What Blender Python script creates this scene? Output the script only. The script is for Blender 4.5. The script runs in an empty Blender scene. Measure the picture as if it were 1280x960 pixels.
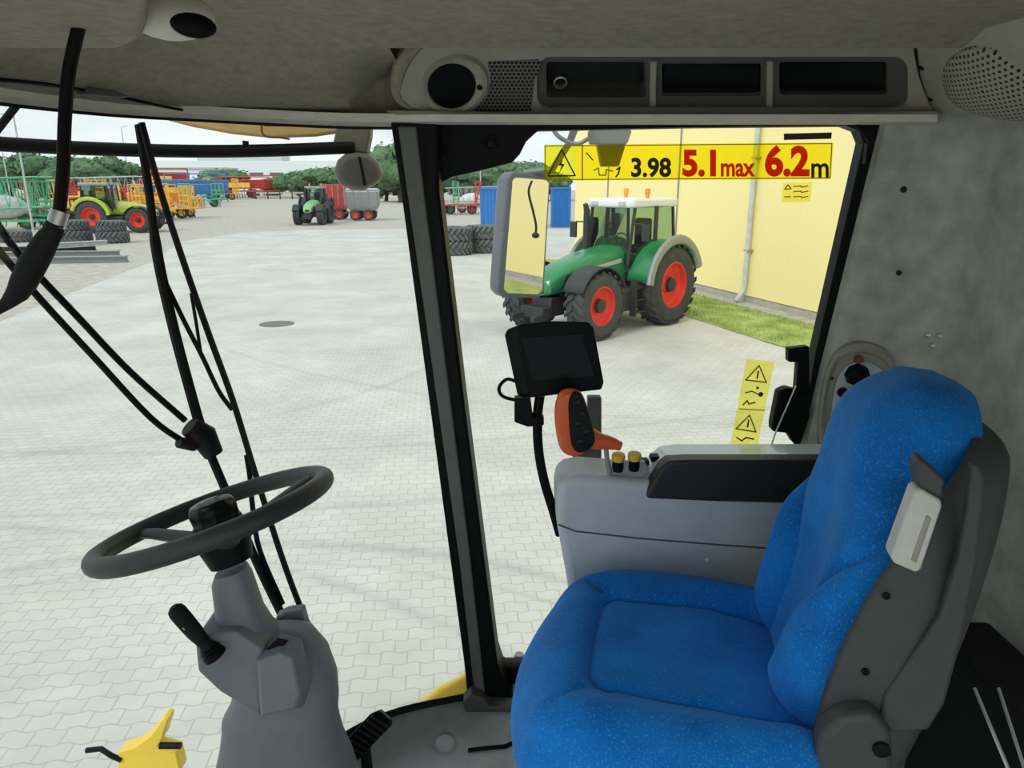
import bpy, bmesh, math, random
from mathutils import Vector, Matrix, Euler, noise
from mathutils.bvhtree import BVHTree
random.seed(7)
R = math.radians
sc = bpy.context.scene
COL = sc.collection
V = Vector
# ------------------------------------------------------------------ camera model
F = 900.0; CAMZ = 3.3; TH = R(15.5)
ct, st = math.cos(TH), math.sin(TH)
CAM = V((0, 0, CAMZ))
def ray(px, py):
    s = (480 - py) / F
    return V(((px - 640) / F, ct + st * s, -st + ct * s))
def at(px, py, Y):
    d = ray(px, py); return CAM + d * (Y / d.y)
def atz(px, py, z):
    d = ray(px, py); return CAM + d * ((z - CAMZ) / d.z)
def onplane(px, py, p, n):
    d = ray(px, py); return CAM + d * ((V(p) - CAM).dot(n) / d.dot(n))
cd = bpy.data.cameras.new('camera'); cam = bpy.data.objects.new('camera', cd); COL.objects.link(cam)
cam.location = CAM; cam.rotation_euler = (R(90) - TH, 0, 0)
cd.sensor_width = 36; cd.lens = 36 * F / 1280; cd.clip_start = .02; cd.clip_end = 900
sc.camera = cam
# ------------------------------------------------------------------ materials
MATS = {}
def nt(name):
    m = bpy.data.materials.new(name); m.use_nodes = True
    t = m.node_tree; b = t.nodes['Principled BSDF']
    return m, t, b
def link(t, a, b): t.links.new(a, b)
def mat(name, col, rough=.5, metal=0, var=0, vscale=20, bump=0, bscale=200, spec=.5, coat=0, sheen=0):
    m, t, b = nt(name)
    b.inputs['Base Color'].default_value = (*col, 1)
    b.inputs['Roughness'].default_value = rough
    b.inputs['Metallic'].default_value = metal
    b.inputs['Specular IOR Level'].default_value = spec
    b.inputs['Coat Weight'].default_value = coat
    if sheen: b.inputs['Sheen Weight'].default_value = sheen
    tc = t.nodes.new('ShaderNodeTexCoord')
    if var:
        n = t.nodes.new('ShaderNodeTexNoise'); n.inputs['Scale'].default_value = vscale; n.inputs['Detail'].default_value = 5
        link(t, tc.outputs['Object'], n.inputs['Vector'])
        r = t.nodes.new('ShaderNodeValToRGB')
        r.color_ramp.elements[0].position = .3; r.color_ramp.elements[1].position = .7
        r.color_ramp.elements[0].color = (*[c * (1 - var) for c in col], 1)
        r.color_ramp.elements[1].color = (*[min(1, c * (1 + var)) for c in col], 1)
        link(t, n.outputs['Fac'], r.inputs['Fac']); link(t, r.outputs['Color'], b.inputs['Base Color'])
    if bump:
        n = t.nodes.new('ShaderNodeTexNoise'); n.inputs['Scale'].default_value = bscale; n.inputs['Detail'].default_value = 3
        link(t, tc.outputs['Object'], n.inputs['Vector'])
        bp = t.nodes.new('ShaderNodeBump'); bp.inputs['Strength'].default_value = bump; bp.inputs['Distance'].default_value = .002
        link(t, n.outputs['Fac'], bp.inputs['Height']); link(t, bp.outputs['Normal'], b.inputs['Normal'])
    MATS[name] = m
    return m
M = MATS
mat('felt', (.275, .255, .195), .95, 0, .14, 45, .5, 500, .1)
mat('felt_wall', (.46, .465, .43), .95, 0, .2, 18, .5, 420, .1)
mat('lip', (.62, .60, .51), .7, 0, .06, 30)
mat('console_grey', (.33, .315, .255), .55, 0, .06, 30, .15, 700)
mat('console_dark', (.085, .084, .072), .55, 0, .05, 30)
mat('cavity', (.008, .008, .009), .6)
mat('black', (.005, .005, .006), .5, spec=.12)
mat('black_rubber', (.009, .009, .010), .7, 0, .15, 40, spec=.25)
mat('black_gloss', (.006, .007, .008), .25, spec=.22)
mat('screen', (.008, .011, .015), .2, spec=.12)
mat('pillar', (.005, .0055, .006), .5, spec=.15)
mat('pillar_cover', (.13, .13, .12), .5, 0, .1, 30)
mat('column', (.17, .19, .215), .5, 0, .05, 30, .2, 900)
mat('wheel', (.03, .032, .034), .5, 0, .1, 60, .2, 900)
mat('armbox', (.53, .585, .62), .5, 0, .04, 20, .12, 900)
mat('armlid', (.84, .91, .93), .3, 0, .03, 20, spec=.8, coat=.6)
mat('armpad', (.018, .02, .023), .5, 0, .05, 40, .3, 600)
mat('shell', (.052, .054, .055), .55, 0, .08, 30, .25, 900)
mat('light_plastic', (.60, .585, .545), .5, 0, .06, 30)
mat('floor_mat', (.36, .375, .38), .7, 0, .1, 20, .2, 500)
mat('orange', (.80, .13, .03), .45, 0, .05, 30)
mat('yellow_cap', (.75, .48, .05), .5)
mat('yellow_paint', (.85, .60, .06), .4, 0, .08, 6)
mat('roof_ochre', (.62, .42, .17), .55, 0, .06, 6)
mat('steel', (.55, .55, .54), .35, .8)
mat('grey_metal', (.30, .31, .31), .45, .3, .1, 8)
mat('lamp_olive', (.13, .125, .10), .5, 0, .1, 20)
mat('mirror_case', (.12, .13, .15), .45)
mat('mirror', (.80, .80, .80), .02, 1)
mat('ink', (.03, .022, .01), .6)
mat('ink_faint', (.42, .28, .02), .6)
mat('green_paint', (.02, .22, .075), .35, 0, .08, 3, coat=.3)
mat('lime_paint', (.42, .55, .06), .4)
mat('pale_green', (.22, .50, .22), .4)
mat('white_paint', (.78, .80, .80), .4)
mat('rim_red', (.78, .05, .025), .45, 0, .06, 5)
mat('tyre', (.05, .052, .055), .8, 0, .25, 6, .3, 60)
mat('tyre_dirty', (.13, .14, .15), .85, 0, .25, 4, .3, 60)
mat('chassis', (.03, .032, .034), .55, 0, .2, 8)
mat('implement_red', (.48, .05, .04), .5, 0, .2, 4)
mat('implement_yellow', (.78, .46, .07), .5, 0, .2, 4)
mat('implement_green', (.08, .42, .22), .5, 0, .2, 4)
mat('implement_blue', (.06, .22, .50), .5, 0, .15, 4)
mat('implement_orange', (.85, .30, .03), .5, 0, .15, 4)
mat('implement_grey', (.5, .52, .52), .5, 0, .15, 4)
mat('container_blue', (.02, .17, .50), .5, 0, .08, 2)
mat('trunk', (.09, .065, .045), .9, 0, .2, 5)
mat('crown', (.095, .175, .085), .9, 0, .35, .8)  # green lightened so the colour carries the distance haze
mat('factory', (.72, .78, .80), .6)
mat('factory_glass', (.10, .14, .16), .3)
mat('plinth', (.42, .40, .36), .9, 0, .15, 3)
mat('gravel', (.46, .43, .38), .95, 0, .18, 2.5, .4, 30)
mat('manhole', (.16, .16, .155), .8)
mat('cord', (.02, .017, .012), .6)
mat('pallet', (.50, .53, .54), .7, 0, .15, 3)
mat('brown', (.16, .08, .03), .7)

def glassmat(name, tint, k):
    m = bpy.data.materials.new(name); m.use_nodes = True; t = m.node_tree; t.nodes.clear()
    o = t.nodes.new('ShaderNodeOutputMaterial'); mx = t.nodes.new('ShaderNodeMixShader')
    tr = t.nodes.new('ShaderNodeBsdfTransparent'); tr.inputs['Color'].default_value = (*tint, 1)
    gl = t.nodes.new('ShaderNodeBsdfGlossy'); gl.inputs['Roughness'].default_value = .02
    fr = t.nodes.new('ShaderNodeFresnel'); fr.inputs['IOR'].default_value = k
    link(t, fr.outputs[0], mx.inputs[0]); link(t, tr.outputs[0], mx.inputs[1]); link(t, gl.outputs[0], mx.inputs[2]); link(t, mx.outputs[0], o.inputs[0])
    MATS[name] = m
glassmat('glass', (.986, .996, .988), 1.18)
glassmat('tractor_glass', (.55, .70, .62), 1.4)

def stickermat(name, tint, col, k):
    """thin printed film: part clear tint, part translucent"""
    m = bpy.data.materials.new(name); m.use_nodes = True; t = m.node_tree; t.nodes.clear()
    o = t.nodes.new('ShaderNodeOutputMaterial'); mx = t.nodes.new('ShaderNodeMixShader'); mx.inputs[0].default_value = k
    d = t.nodes.new('ShaderNodeBsdfDiffuse'); tr = t.nodes.new('ShaderNodeBsdfTranslucent'); m2 = t.nodes.new('ShaderNodeMixShader'); m2.inputs[0].default_value = .75
    cl = t.nodes.new('ShaderNodeBsdfTransparent'); cl.inputs['Color'].default_value = (*tint, 1)
    d.inputs['Color'].default_value = (*col, 1); tr.inputs['Color'].default_value = (*col, 1)
    link(t, d.outputs[0], m2.inputs[1]); link(t, tr.outputs[0], m2.inputs[2])
    link(t, cl.outputs[0], mx.inputs[1]); link(t, m2.outputs[0], mx.inputs[2]); link(t, mx.outputs[0], o.inputs[0])
    MATS[name] = m
stickermat('sticker', (1.0, .90, .05), (1.0, .80, .02), .15)
stickermat('sticker_pale', (1.0, .95, .24), (.98, .88, .15), .2)
stickermat('red_ink', (.62, .022, .02), (.7, .02, .012), .4)

def dotmat(name, base, hole, pitch, rad, skew=.5):
    m, t, b = nt(name); b.inputs['Roughness'].default_value = .6
    tc = t.nodes.new('ShaderNodeTexCoord'); sx = t.nodes.new('ShaderNodeSeparateXYZ'); link(t, tc.outputs['Object'], sx.inputs[0])
    def mth(op, a, b2=None):
        n = t.nodes.new('ShaderNodeMath'); n.operation = op
        for i, q in enumerate((a, b2)):
            if q is None: continue
            if isinstance(q, (int, float)): n.inputs[i].default_value = q
            else: link(t, q, n.inputs[i])
        return n.outputs[0]
    y = mth('DIVIDE', sx.outputs[1], pitch); row = mth('FLOOR', y)
    x = mth('ADD', mth('DIVIDE', sx.outputs[0], pitch), mth('MULTIPLY', row, skew))
    fx = mth('SUBTRACT', mth('FRACT', x), .5); fy = mth('SUBTRACT', mth('FRACT', y), .5)
    d = mth('SQRT', mth('ADD', mth('MULTIPLY', fx, fx), mth('MULTIPLY', fy, fy)))
    k = mth('LESS_THAN', d, rad)
    mx = t.nodes.new('ShaderNodeMix'); mx.data_type = 'RGBA'
    mx.inputs[6].default_value = (*base, 1); mx.inputs[7].default_value = (*hole, 1)
    link(t, k, mx.inputs[0]); link(t, mx.outputs[2], b.inputs['Base Color'])
    MATS[name] = m
dotmat('grille_small', (.17, .165, .135), (.004, .004, .004), .0098, .40)
dotmat('grille_large', (.33, .315, .26), (.008, .008, .008), .0125, .27)

# seat fabric: woven blue pile
def fabric():
    m, t, b = nt('blue_fabric'); b.inputs['Roughness'].default_value = .9; b.inputs['Specular IOR Level'].default_value = .15
    b.inputs['Sheen Weight'].default_value = .25; b.inputs['Sheen Tint'].default_value = (.35, .65, 1, 1)
    tc = t.nodes.new('ShaderNodeTexCoord')
    n1 = t.nodes.new('ShaderNodeTexNoise'); n1.inputs['Scale'].default_value = 9; n1.inputs['Detail'].default_value = 4
    n2 = t.nodes.new('ShaderNodeTexVoronoi'); n2.inputs['Scale'].default_value = 240
    n3 = t.nodes.new('ShaderNodeTexNoise'); n3.inputs['Scale'].default_value = 260; n3.inputs['Detail'].default_value = 2
    for n in (n1, n2, n3): link(t, tc.outputs['Object'], n.inputs['Vector'])
    r = t.nodes.new('ShaderNodeValToRGB'); r.color_ramp.elements[0].position = .32; r.color_ramp.elements[1].position = .72
    r.color_ramp.elements[0].color = (.004, .125, .46, 1); r.color_ramp.elements[1].color = (.008, .205, .66, 1)
    link(t, n1.outputs['Fac'], r.inputs['Fac'])
    r2 = t.nodes.new('ShaderNodeValToRGB'); r2.color_ramp.elements[0].position = .56; r2.color_ramp.elements[1].position = .74
    link(t, n3.outputs['Fac'], r2.inputs['Fac'])
    mx = t.nodes.new('ShaderNodeMix'); mx.data_type = 'RGBA'; mx.inputs[7].default_value = (.04, .30, .74, 1)
    link(t, r2.outputs['Color'], mx.inputs[0]); link(t, r.outputs['Color'], mx.inputs[6]); link(t, mx.outputs[2], b.inputs['Base Color'])
    bp = t.nodes.new('ShaderNodeBump'); bp.inputs['Strength'].default_value = .35; bp.inputs['Distance'].default_value = .002
    link(t, n2.outputs['Distance'], bp.inputs['Height']); link(t, bp.outputs['Normal'], b.inputs['Normal'])
    MATS['blue_fabric'] = m
fabric()

# interlocking pavers with tyre marks
def paving():
    m, t, b = nt('paving'); b.inputs['Roughness'].default_value = .9; b.inputs['Specular IOR Level'].default_value = .2
    N = t.nodes.new
    tc = N('ShaderNodeTexCoord'); mp = N('ShaderNodeMapping'); mp.inputs['Rotation'].default_value = (0, 0, R(-6))
    link(t, tc.outputs['Object'], mp.inputs['Vector'])
    sx = N('ShaderNodeSeparateXYZ'); link(t, mp.outputs[0], sx.inputs[0])
    def mth(op, a, b2=None):
        n = N('ShaderNodeMath'); n.operation = op
        for i, q in enumerate((a, b2)):
            if q is None: continue
            if isinstance(q, (int, float)): n.inputs[i].default_value = q
            else: link(t, q, n.inputs[i])
        return n.outputs[0]
    wob = mth('MULTIPLY', mth('SINE', mth('MULTIPLY', sx.outputs[0], 2 * math.pi / .19)), .012)
    y2 = mth('ADD', sx.outputs[1], wob)
    cb = N('ShaderNodeCombineXYZ'); link(t, sx.outputs[0], cb.inputs[0]); link(t, y2, cb.inputs[1])
    br = N('ShaderNodeTexBrick'); br.inputs['Scale'].default_value = 1; br.inputs['Brick Width'].default_value = .19
    br.inputs['Row Height'].default_value = .14; br.inputs['Mortar Size'].default_value = .007; br.inputs['Mortar Smooth'].default_value = .35
    br.inputs['Color1'].default_value = (.635, .63, .597, 1); br.inputs['Color2'].default_value = (.60, .595, .565, 1); br.inputs['Mortar'].default_value = (.49, .475, .43, 1)
    link(t, cb.outputs[0], br.inputs['Vector'])
    n1 = N('ShaderNodeTexNoise'); n1.inputs['Scale'].default_value = .5; n1.inputs['Detail'].default_value = 7; n1.inputs['Roughness'].default_value = .65
    link(t, tc.outputs['Object'], n1.inputs['Vector'])
    r = N('ShaderNodeValToRGB'); r.color_ramp.elements[0].position = .3; r.color_ramp.elements[1].position = .66
    r.color_ramp.elements[0].color = (.80, .80, .79, 1); r.color_ramp.elements[1].color = (1.05, 1.05, 1.05, 1)
    link(t, n1.outputs['Fac'], r.inputs['Fac'])
    mx = N('ShaderNodeMix'); mx.data_type = 'RGBA'; mx.blend_type = 'MULTIPLY'; mx.inputs[0].default_value = 1
    link(t, br.outputs['Color'], mx.inputs[6]); link(t, r.outputs['Color'], mx.inputs[7])
    cur = mx.outputs[2]
    # curved tyre tracks worn into the yard
    so = N('ShaderNodeSeparateXYZ'); link(t, tc.outputs['Object'], so.inputs[0])
    n4 = N('ShaderNodeTexNoise'); n4.inputs['Scale'].default_value = 1.6; n4.inputs['Detail'].default_value = 6; link(t, tc.outputs['Object'], n4.inputs['Vector'])
    for (cx, cy, rad, w, k) in ((-2.2, .6, 5.6, .13, .35), (-2.2, .6, 5.25, .05, .25), (-6, -3, 9.6, .12, .3), (-5, 30, 23.2, .1, .25), (-5, 30, 21.4, .12, .28), (6, 26, 16.5, .12, .2), (-9, 16, 8, .15, .2)):
        dx = mth('SUBTRACT', so.outputs[0], cx); dy = mth('SUBTRACT', so.outputs[1], cy)
        d = mth('SQRT', mth('ADD', mth('MULTIPLY', dx, dx), mth('MULTIPLY', dy, dy)))
        q = mth('DIVIDE', mth('ABSOLUTE', mth('SUBTRACT', d, rad)), w)
        q = mth('MAXIMUM', mth('SUBTRACT', 1, q), 0)
        q = mth('MULTIPLY', mth('MULTIPLY', q, k * 2), n4.outputs['Fac'])
        mk = N('ShaderNodeMix'); mk.data_type = 'RGBA'; mk.inputs[7].default_value = (.30, .30, .30, 1)
        link(t, q, mk.inputs[0]); link(t, cur, mk.inputs[6]); cur = mk.outputs[2]
    link(t, cur, b.inputs['Base Color'])
    MATS['paving'] = m
paving()

def wallmat():   # pale yellow ribbed cladding
    m, t, b = nt('cladding'); b.inputs['Roughness'].default_value = .6
    tc = t.nodes.new('ShaderNodeTexCoord'); w = t.nodes.new('ShaderNodeTexWave'); w.inputs['Scale'].default_value = 1.1; w.bands_direction = 'X'
    link(t, tc.outputs['Object'], w.inputs['Vector'])
    r = t.nodes.new('ShaderNodeValToRGB'); r.color_ramp.elements[0].position = .0; r.color_ramp.elements[1].position = .12
    r.color_ramp.elements[0].color = (.955, .81, .37, 1); r.color_ramp.elements[1].color = (.97, .83, .39, 1)
    link(t, w.outputs['Fac'], r.inputs['Fac']); link(t, r.outputs['Color'], b.inputs['Base Color'])
    MATS['cladding'] = m
wallmat()
def grassmat():
    m, t, b = nt('grass'); b.inputs['Roughness'].default_value = .95; b.inputs['Specular IOR Level'].default_value = .1
    tc = t.nodes.new('ShaderNodeTexCoord'); n = t.nodes.new('ShaderNodeTexNoise'); n.inputs['Scale'].default_value = 1.7; n.inputs['Detail'].default_value = 8
    link(t, tc.outputs['Object'], n.inputs['Vector'])
    r = t.nodes.new('ShaderNodeValToRGB'); r.color_ramp.elements[0].position = .3; r.color_ramp.elements[1].position = .7
    r.color_ramp.elements[0].color = (.22, .30, .07, 1); r.color_ramp.elements[1].color = (.47, .53, .20, 1)
    link(t, n.outputs['Fac'], r.inputs['Fac']); link(t, r.outputs['Color'], b.inputs['Base Color']); MATS['grass'] = m
grassmat()

# ------------------------------------------------------------------ mesh builder
class MB:
    def __init__(s): s.v = []; s.f = []
    def add(s, vs, fs):
        o = len(s.v); s.v += [V(p) for p in vs]; s.f += [tuple(i + o for i in f) for f in fs]; return s
    def box(s, c, size, rot=None):
        c = V(c); h = V(size) / 2; m = rot.to_3x3() if rot is not None else Matrix.Identity(3)
        vs = [c + m @ V((x * h.x, y * h.y, z * h.z)) for x in (-1, 1) for y in (-1, 1) for z in (-1, 1)]
        return s.add(vs, [(0, 1, 3, 2), (4, 6, 7, 5), (0, 4, 5, 1), (2, 3, 7, 6), (0, 2, 6, 4), (1, 5, 7, 3)])
    def prism(s, poly, vec):
        n = len(poly); vec = V(vec); a = [V(p) for p in poly]; vs = a + [p + vec for p in a]
        return s.add(vs, [tuple(range(n))[::-1], tuple(range(n, 2 * n))] + [(i, (i + 1) % n, (i + 1) % n + n, i + n) for i in range(n)])
    def loft(s, rings, caps=True, closed=True):
        n = len(rings[0]); vs = [p for r in rings for p in r]; fs = []
        for i in range(len(rings) - 1):
            for j in range(n if closed else n - 1):
                k = (j + 1) % n; fs.append((i * n + j, i * n + k, (i + 1) * n + k, (i + 1) * n + j))
        if caps: fs += [tuple(range(n))[::-1], tuple(range((len(rings) - 1) * n, len(rings) * n))]
        return s.add(vs, fs)
    def grid(s, rows): return s.loft(rows, False, False)
    def tube(s, path, r, n=10, closed=False, flat=1.0):
        P = [V(p) for p in path]; L = len(P); rr = r if isinstance(r, (list, tuple)) else [r] * L
        rings = []; ref = None
        for i in range(L):
            if closed: d = P[(i + 1) % L] - P[i - 1]
            else: d = P[min(i + 1, L - 1)] - P[max(i - 1, 0)]
            d.normalize()
            if ref is None:
                ref = V((0, 0, 1)) if abs(d.z) < .9 else V((1, 0, 0))
            a = d.cross(ref)
            if a.length < 1e-4: a = d.cross(V((0, 1, 0)))
            a.normalize(); b = a.cross(d); ref = b
            rings.append([P[i] + (a * math.cos(2 * math.pi * k / n) + b * math.sin(2 * math.pi * k / n) * flat) * rr[i] for k in range(n)])
        if closed: rings.append(rings[0]); return s.loft(rings, False)
        return s.loft(rings)
    def lathe(s, prof, o, axis, n=24, caps=True):
        o = V(o); ax = V(axis).normalized(); a = ax.orthogonal().normalized(); b = ax.cross(a)
        rings = [[o + ax * h + (a * math.cos(2 * math.pi * k / n) + b * math.sin(2 * math.pi * k / n)) * r for k in range(n)] for (r, h) in prof]
        return s.loft(rings, caps)
    def cyl(s, a, b, r, n=14):
        a, b = V(a), V(b); return s.lathe([(r, 0), (r, (b - a).length)], a, b - a, n)
    def ell(s, c, rad, n=16, m=10, rot=None):
        c = V(c); mt = rot.to_3x3() if rot is not None else Matrix.Identity(3); rings = []
        for i in range(m + 1):
            t = -math.pi / 2 + math.pi * min(max(i / m, .004), .996)
            rings.append([c + mt @ V((rad[0] * math.cos(t) * math.cos(2 * math.pi * k / n), rad[1] * math.cos(t) * math.sin(2 * math.pi * k / n), rad[2] * math.sin(t))) for k in range(n)])
        return s.loft(rings)
WM = {}
def wm(o): return WM.get(o.name, Matrix.Identity(4)) if o else Matrix.Identity(4)
def thing(name, label, cat, loc=(0, 0, 0), rz=0, group=None):
    o = bpy.data.objects.new(name, None); COL.objects.link(o); o.empty_display_size = .1
    o.location = loc; o.rotation_euler = (0, 0, rz)
    WM[o.name] = Matrix.Translation(V(loc)) @ Matrix.Rotation(rz, 4, 'Z')
    return tag(o, label, cat, group)
def tag(o, label=None, cat=None, group=None, kind=None):
    if label: o['label'] = label
    if cat: o['category'] = cat
    if group: o['group'] = group
    if kind: o['kind'] = kind
    return o
def obj(name, mb, m, parent=None, bevel=0, seg=2, sub=0, ang=35, frame=None, flat=False, world=True):
    """one mesh object; builder coordinates are world ones, turned into the parent's space"""
    base = wm(parent)
    inv = (frame if frame is not None else base).inverted()
    bm = bmesh.new(); vs = [bm.verts.new(inv @ p) for p in mb.v]
    for f in mb.f:
        try: bm.faces.new([vs[i] for i in f])
        except ValueError: pass
    bmesh.ops.remove_doubles(bm, verts=bm.verts, dist=1e-6)
    bmesh.ops.recalc_face_normals(bm, faces=bm.faces)
    me = bpy.data.meshes.new(name); bm.to_mesh(me); bm.free()
    if not flat:
        for p in me.polygons: p.use_smooth = True
        if not sub: me.set_sharp_from_angle(angle=R(ang))
    me.materials.append(M[m] if isinstance(m, str) else m)
    o = bpy.data.objects.new(name, me); COL.objects.link(o)
    if parent: o.parent = parent
    if frame is not None:
        l = base.inverted() @ frame; o.matrix_basis = l; WM[o.name] = frame
    else: WM[o.name] = base
    if bevel:
        b = o.modifiers.new('bevel', 'BEVEL'); b.width = bevel; b.segments = seg; b.limit_method = 'ANGLE'; b.angle_limit = R(30); b.use_clamp_overlap = True
    if sub:
        q = o.modifiers.new('sub', 'SUBSURF'); q.levels = sub; q.render_levels = sub
    return o
def struct(name, mb, m, **k): return tag(obj(name, mb, m, **k), kind='structure')
def children(o): return [c for c in bpy.data.objects if c.parent == o]
def dup(o, loc=None, rz=None, label=None, scale=None, parent=None, mats=None):
    c = o.copy(); COL.objects.link(c)
    if parent: c.parent = parent
    if mats and c.type == 'MESH' and c.data.materials and c.data.materials[0].name in mats:
        c.data = c.data.copy(); c.data.materials[0] = M[mats[c.data.materials[0].name]]
    for ch in children(o): dup(ch, parent=c, mats=mats)
    if loc is not None: c.location = loc
    if rz is not None: c.rotation_euler = (0, 0, rz)
    if scale is not None: c.scale = scale if isinstance(scale, tuple) else (scale,) * 3
    if label: c['label'] = label
    return c
def boolean(o, cutters):
    """carve the cutters out of o for good"""
    for c in cutters:
        q = o.modifiers.new('cut', 'BOOLEAN'); q.operation = 'DIFFERENCE'; q.object = c; q.solver = 'EXACT'
    dg = bpy.context.evaluated_depsgraph_get(); me = bpy.data.meshes.new_from_object(o.evaluated_get(dg))
    o.modifiers.clear(); o.data = me
    for p in me.polygons: p.use_smooth = True
    me.set_sharp_from_angle(angle=R(32))
    for c in cutters: bpy.data.objects.remove(c)
def spline(pts, n, closed=False):
    P = [V(p) for p in pts]; out = []; L = len(P); S = L if closed else L - 1
    for i in range(n + (0 if closed else 1)):
        t = i / n * S; k = min(int(t), S - 1); f = t - k
        if closed: p0, p1, p2, p3 = P[(k - 1) % L], P[k], P[(k + 1) % L], P[(k + 2) % L]
        else:
            p1, p2 = P[k], P[k + 1]; p0 = P[k - 1] if k else p1 * 2 - p2; p3 = P[k + 2] if k + 2 < L else p2 * 2 - p1
        out.append(.5 * ((2 * p1) + (p2 - p0) * f + (2 * p0 - 5 * p1 + 4 * p2 - p3) * f * f + (3 * p1 - p0 - 3 * p2 + p3) * f ** 3))
    return out
def sm(x, a=0, b=1):
    x = min(max((x - a) / (b - a), 0), 1); return x * x * (3 - 2 * x)
def text(name, body, m, parent, px0, px1, pybase, pytop, Y, bold=.0, cond=None, proud=.0012, plane=None):
    """lettering fitted between pixels on a plane facing the cab"""
    cu = bpy.data.curves.new(name, 'FONT'); cu.body = body; cu.size = 1; cu.offset = bold; cu.extrude = .0; cu.resolution_u = 4
    tmp = bpy.data.objects.new(name, cu); COL.objects.link(tmp)
    dg = bpy.context.evaluated_depsgraph_get(); dg.update(); me = bpy.data.meshes.new_from_object(tmp.evaluated_get(dg))
    bpy.data.objects.remove(tmp)
    xs = [v.co.x for v in me.vertices]; ys = [v.co.y for v in me.vertices]
    x0, x1, y0, y1 = min(xs), max(xs), min(ys), max(ys)
    mb = MB(); base = len(mb.v)
    vs = []
    for v in me.vertices:
        px = px0 + (v.co.x - x0) / (x1 - x0) * (px1 - px0); py = pybase + (v.co.y - y0) / (y1 - y0) * (pytop - pybase)
        vs.append(at(px, py, Y))
    mb.add(vs, [tuple(p.vertices) for p in me.polygons])
    return obj(name, mb, m, parent, flat=True)

# ------------------------------------------------------------------ the cab shell
CY = .86
def sym(h): return h + [(x, 2 * CY - y) for (x, y) in reversed(h[:-1])]
TOP = sym([(-.27, 1.90), (-.5, 1.90), (-.75, 1.88), (-.92, 1.80), (-1.01, 1.6), (-1.05, 1.36), (-1.065, 1.1), (-1.07, CY)])
BOT = sym([(-.12, 1.87), (-.34, 1.80), (-.48, 1.70), (-.62, 1.52), (-.72, 1.34), (-.76, 1.1), (-.77, CY)])
ZF, ZT = 1.80, 3.467
NG = 48
tc_ = spline([(x, y, ZT) for x, y in TOP], NG); bc_ = spline([(x, y, ZF) for x, y in BOT], NG)
rows = [[b.lerp(t, k / 8) for b, t in zip(bc_, tc_)] for k in range(9)]
g = MB().grid(rows)
bvh = BVHTree.FromPolygons([tuple(p) for p in g.v], [tuple(f) for f in g.f])
def onglass(px, py, off):
    d = ray(px, py).normalized(); h = bvh.ray_cast(CAM, d, 20)
    if h[0] is None: return at(px, py, 1.9)
    n = h[1]
    if n.dot(d) < 0: n = -n
    return h[0] + n * off
win1 = struct('window_1', g, 'glass')
for p in win1.data.polygons: p.use_smooth = True
so_ = win1.modifiers.new('thick', 'SOLIDIFY'); so_.thickness = .004

# floor of the cab
fl = [V((p.x, p.y, 1.79)) for p in bc_] + [V((1.14, -.15, 1.79)), V((1.14, 1.93, 1.79)), V((-.1, 1.93, 1.79))]
struct('floor', MB().prism(fl, (0, 0, -.05)), 'floor_mat', bevel=.004)
lipc = spline([(x + .006, y - .004, 1.797) for x, y in BOT], 60)
struct('trim_1', MB().tube(lipc, .010, 8), 'black_rubber')

struct('floor_base', MB().box((.475, .98, 1.09), (1.25, 2.3, 1.18)), 'pillar', bevel=.02)
# headliner
def hz(x, y):
    # distance from the header curve
    d = min((V((x, y)) - V((p.x, p.y))).length for p in tc_)
    if x > -.27: d = min(d, max(0, 1.9 - y), max(0, y + .18))
    z = ZT + .130 * sm(d, 0, .42)
    w = sm(x, -.40, -.275)
    return z * (1 - w) + 3.588 * w - w * .02 * sm(y, 1.53, 1.6)
mbh = MB()
# rays of rows from the header curve inward to a spine
spine = lambda p: V((max(p.x, -.26) if False else -.10, CY, 0))
ring = [V((p.x, p.y)) for p in tc_]
K = 26
rowsH = []
for k in range(K + 1):
    f = k / K
    row = []
    for p in ring:
        c = V((-.20, CY)); q = p.lerp(c, f * .999)
        row.append(V((q.x, q.y, hz(q.x, q.y) if k else ZT)))
    rowsH.append(row)
mbh.grid(rowsH)
# rear half, up to the storage tray
NX, NY = 24, 20
rowsR = []
for j in range(NY + 1):
    y = -.18 + (1.60 + .18) * j / NY
    xl = -.20 - .07 * abs(y - CY) / 1.04
    rowsR.append([V((x, y, hz(x, y))) for x in [xl + (1.16 - xl) * i / NX for i in range(NX + 1)]])
mbh.grid(rowsR)
rowsE = [[V((x, 1.60 + .012 * math.sin(a), hz(x, 1.6) + .012 - .012 * math.cos(a) + (.05 if a > 3 else 0))) for x in [-.25 + 1.41 * i / NX for i in range(NX + 1)]] for a in (0, .5, 1, 1.57, 3.1)]
mbh.grid(rowsE)
mbh.grid([[V((x, 1.925, z)) for x in (-.32, -.2, .3, 1.16)] for z in (3.455, 3.5, 3.66)])
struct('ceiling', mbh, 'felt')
# roof skin over it
rf = [V((p.x - .03 * (p.x < -.3), p.y, 3.64)) for p in tc_] + [V((1.2, -.2, 3.64)), V((1.2, 1.98, 3.64)), V((-.28, 1.98, 3.64))]
struct('roof', MB().prism(rf, (0, 0, .12)), 'roof_ochre')
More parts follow.
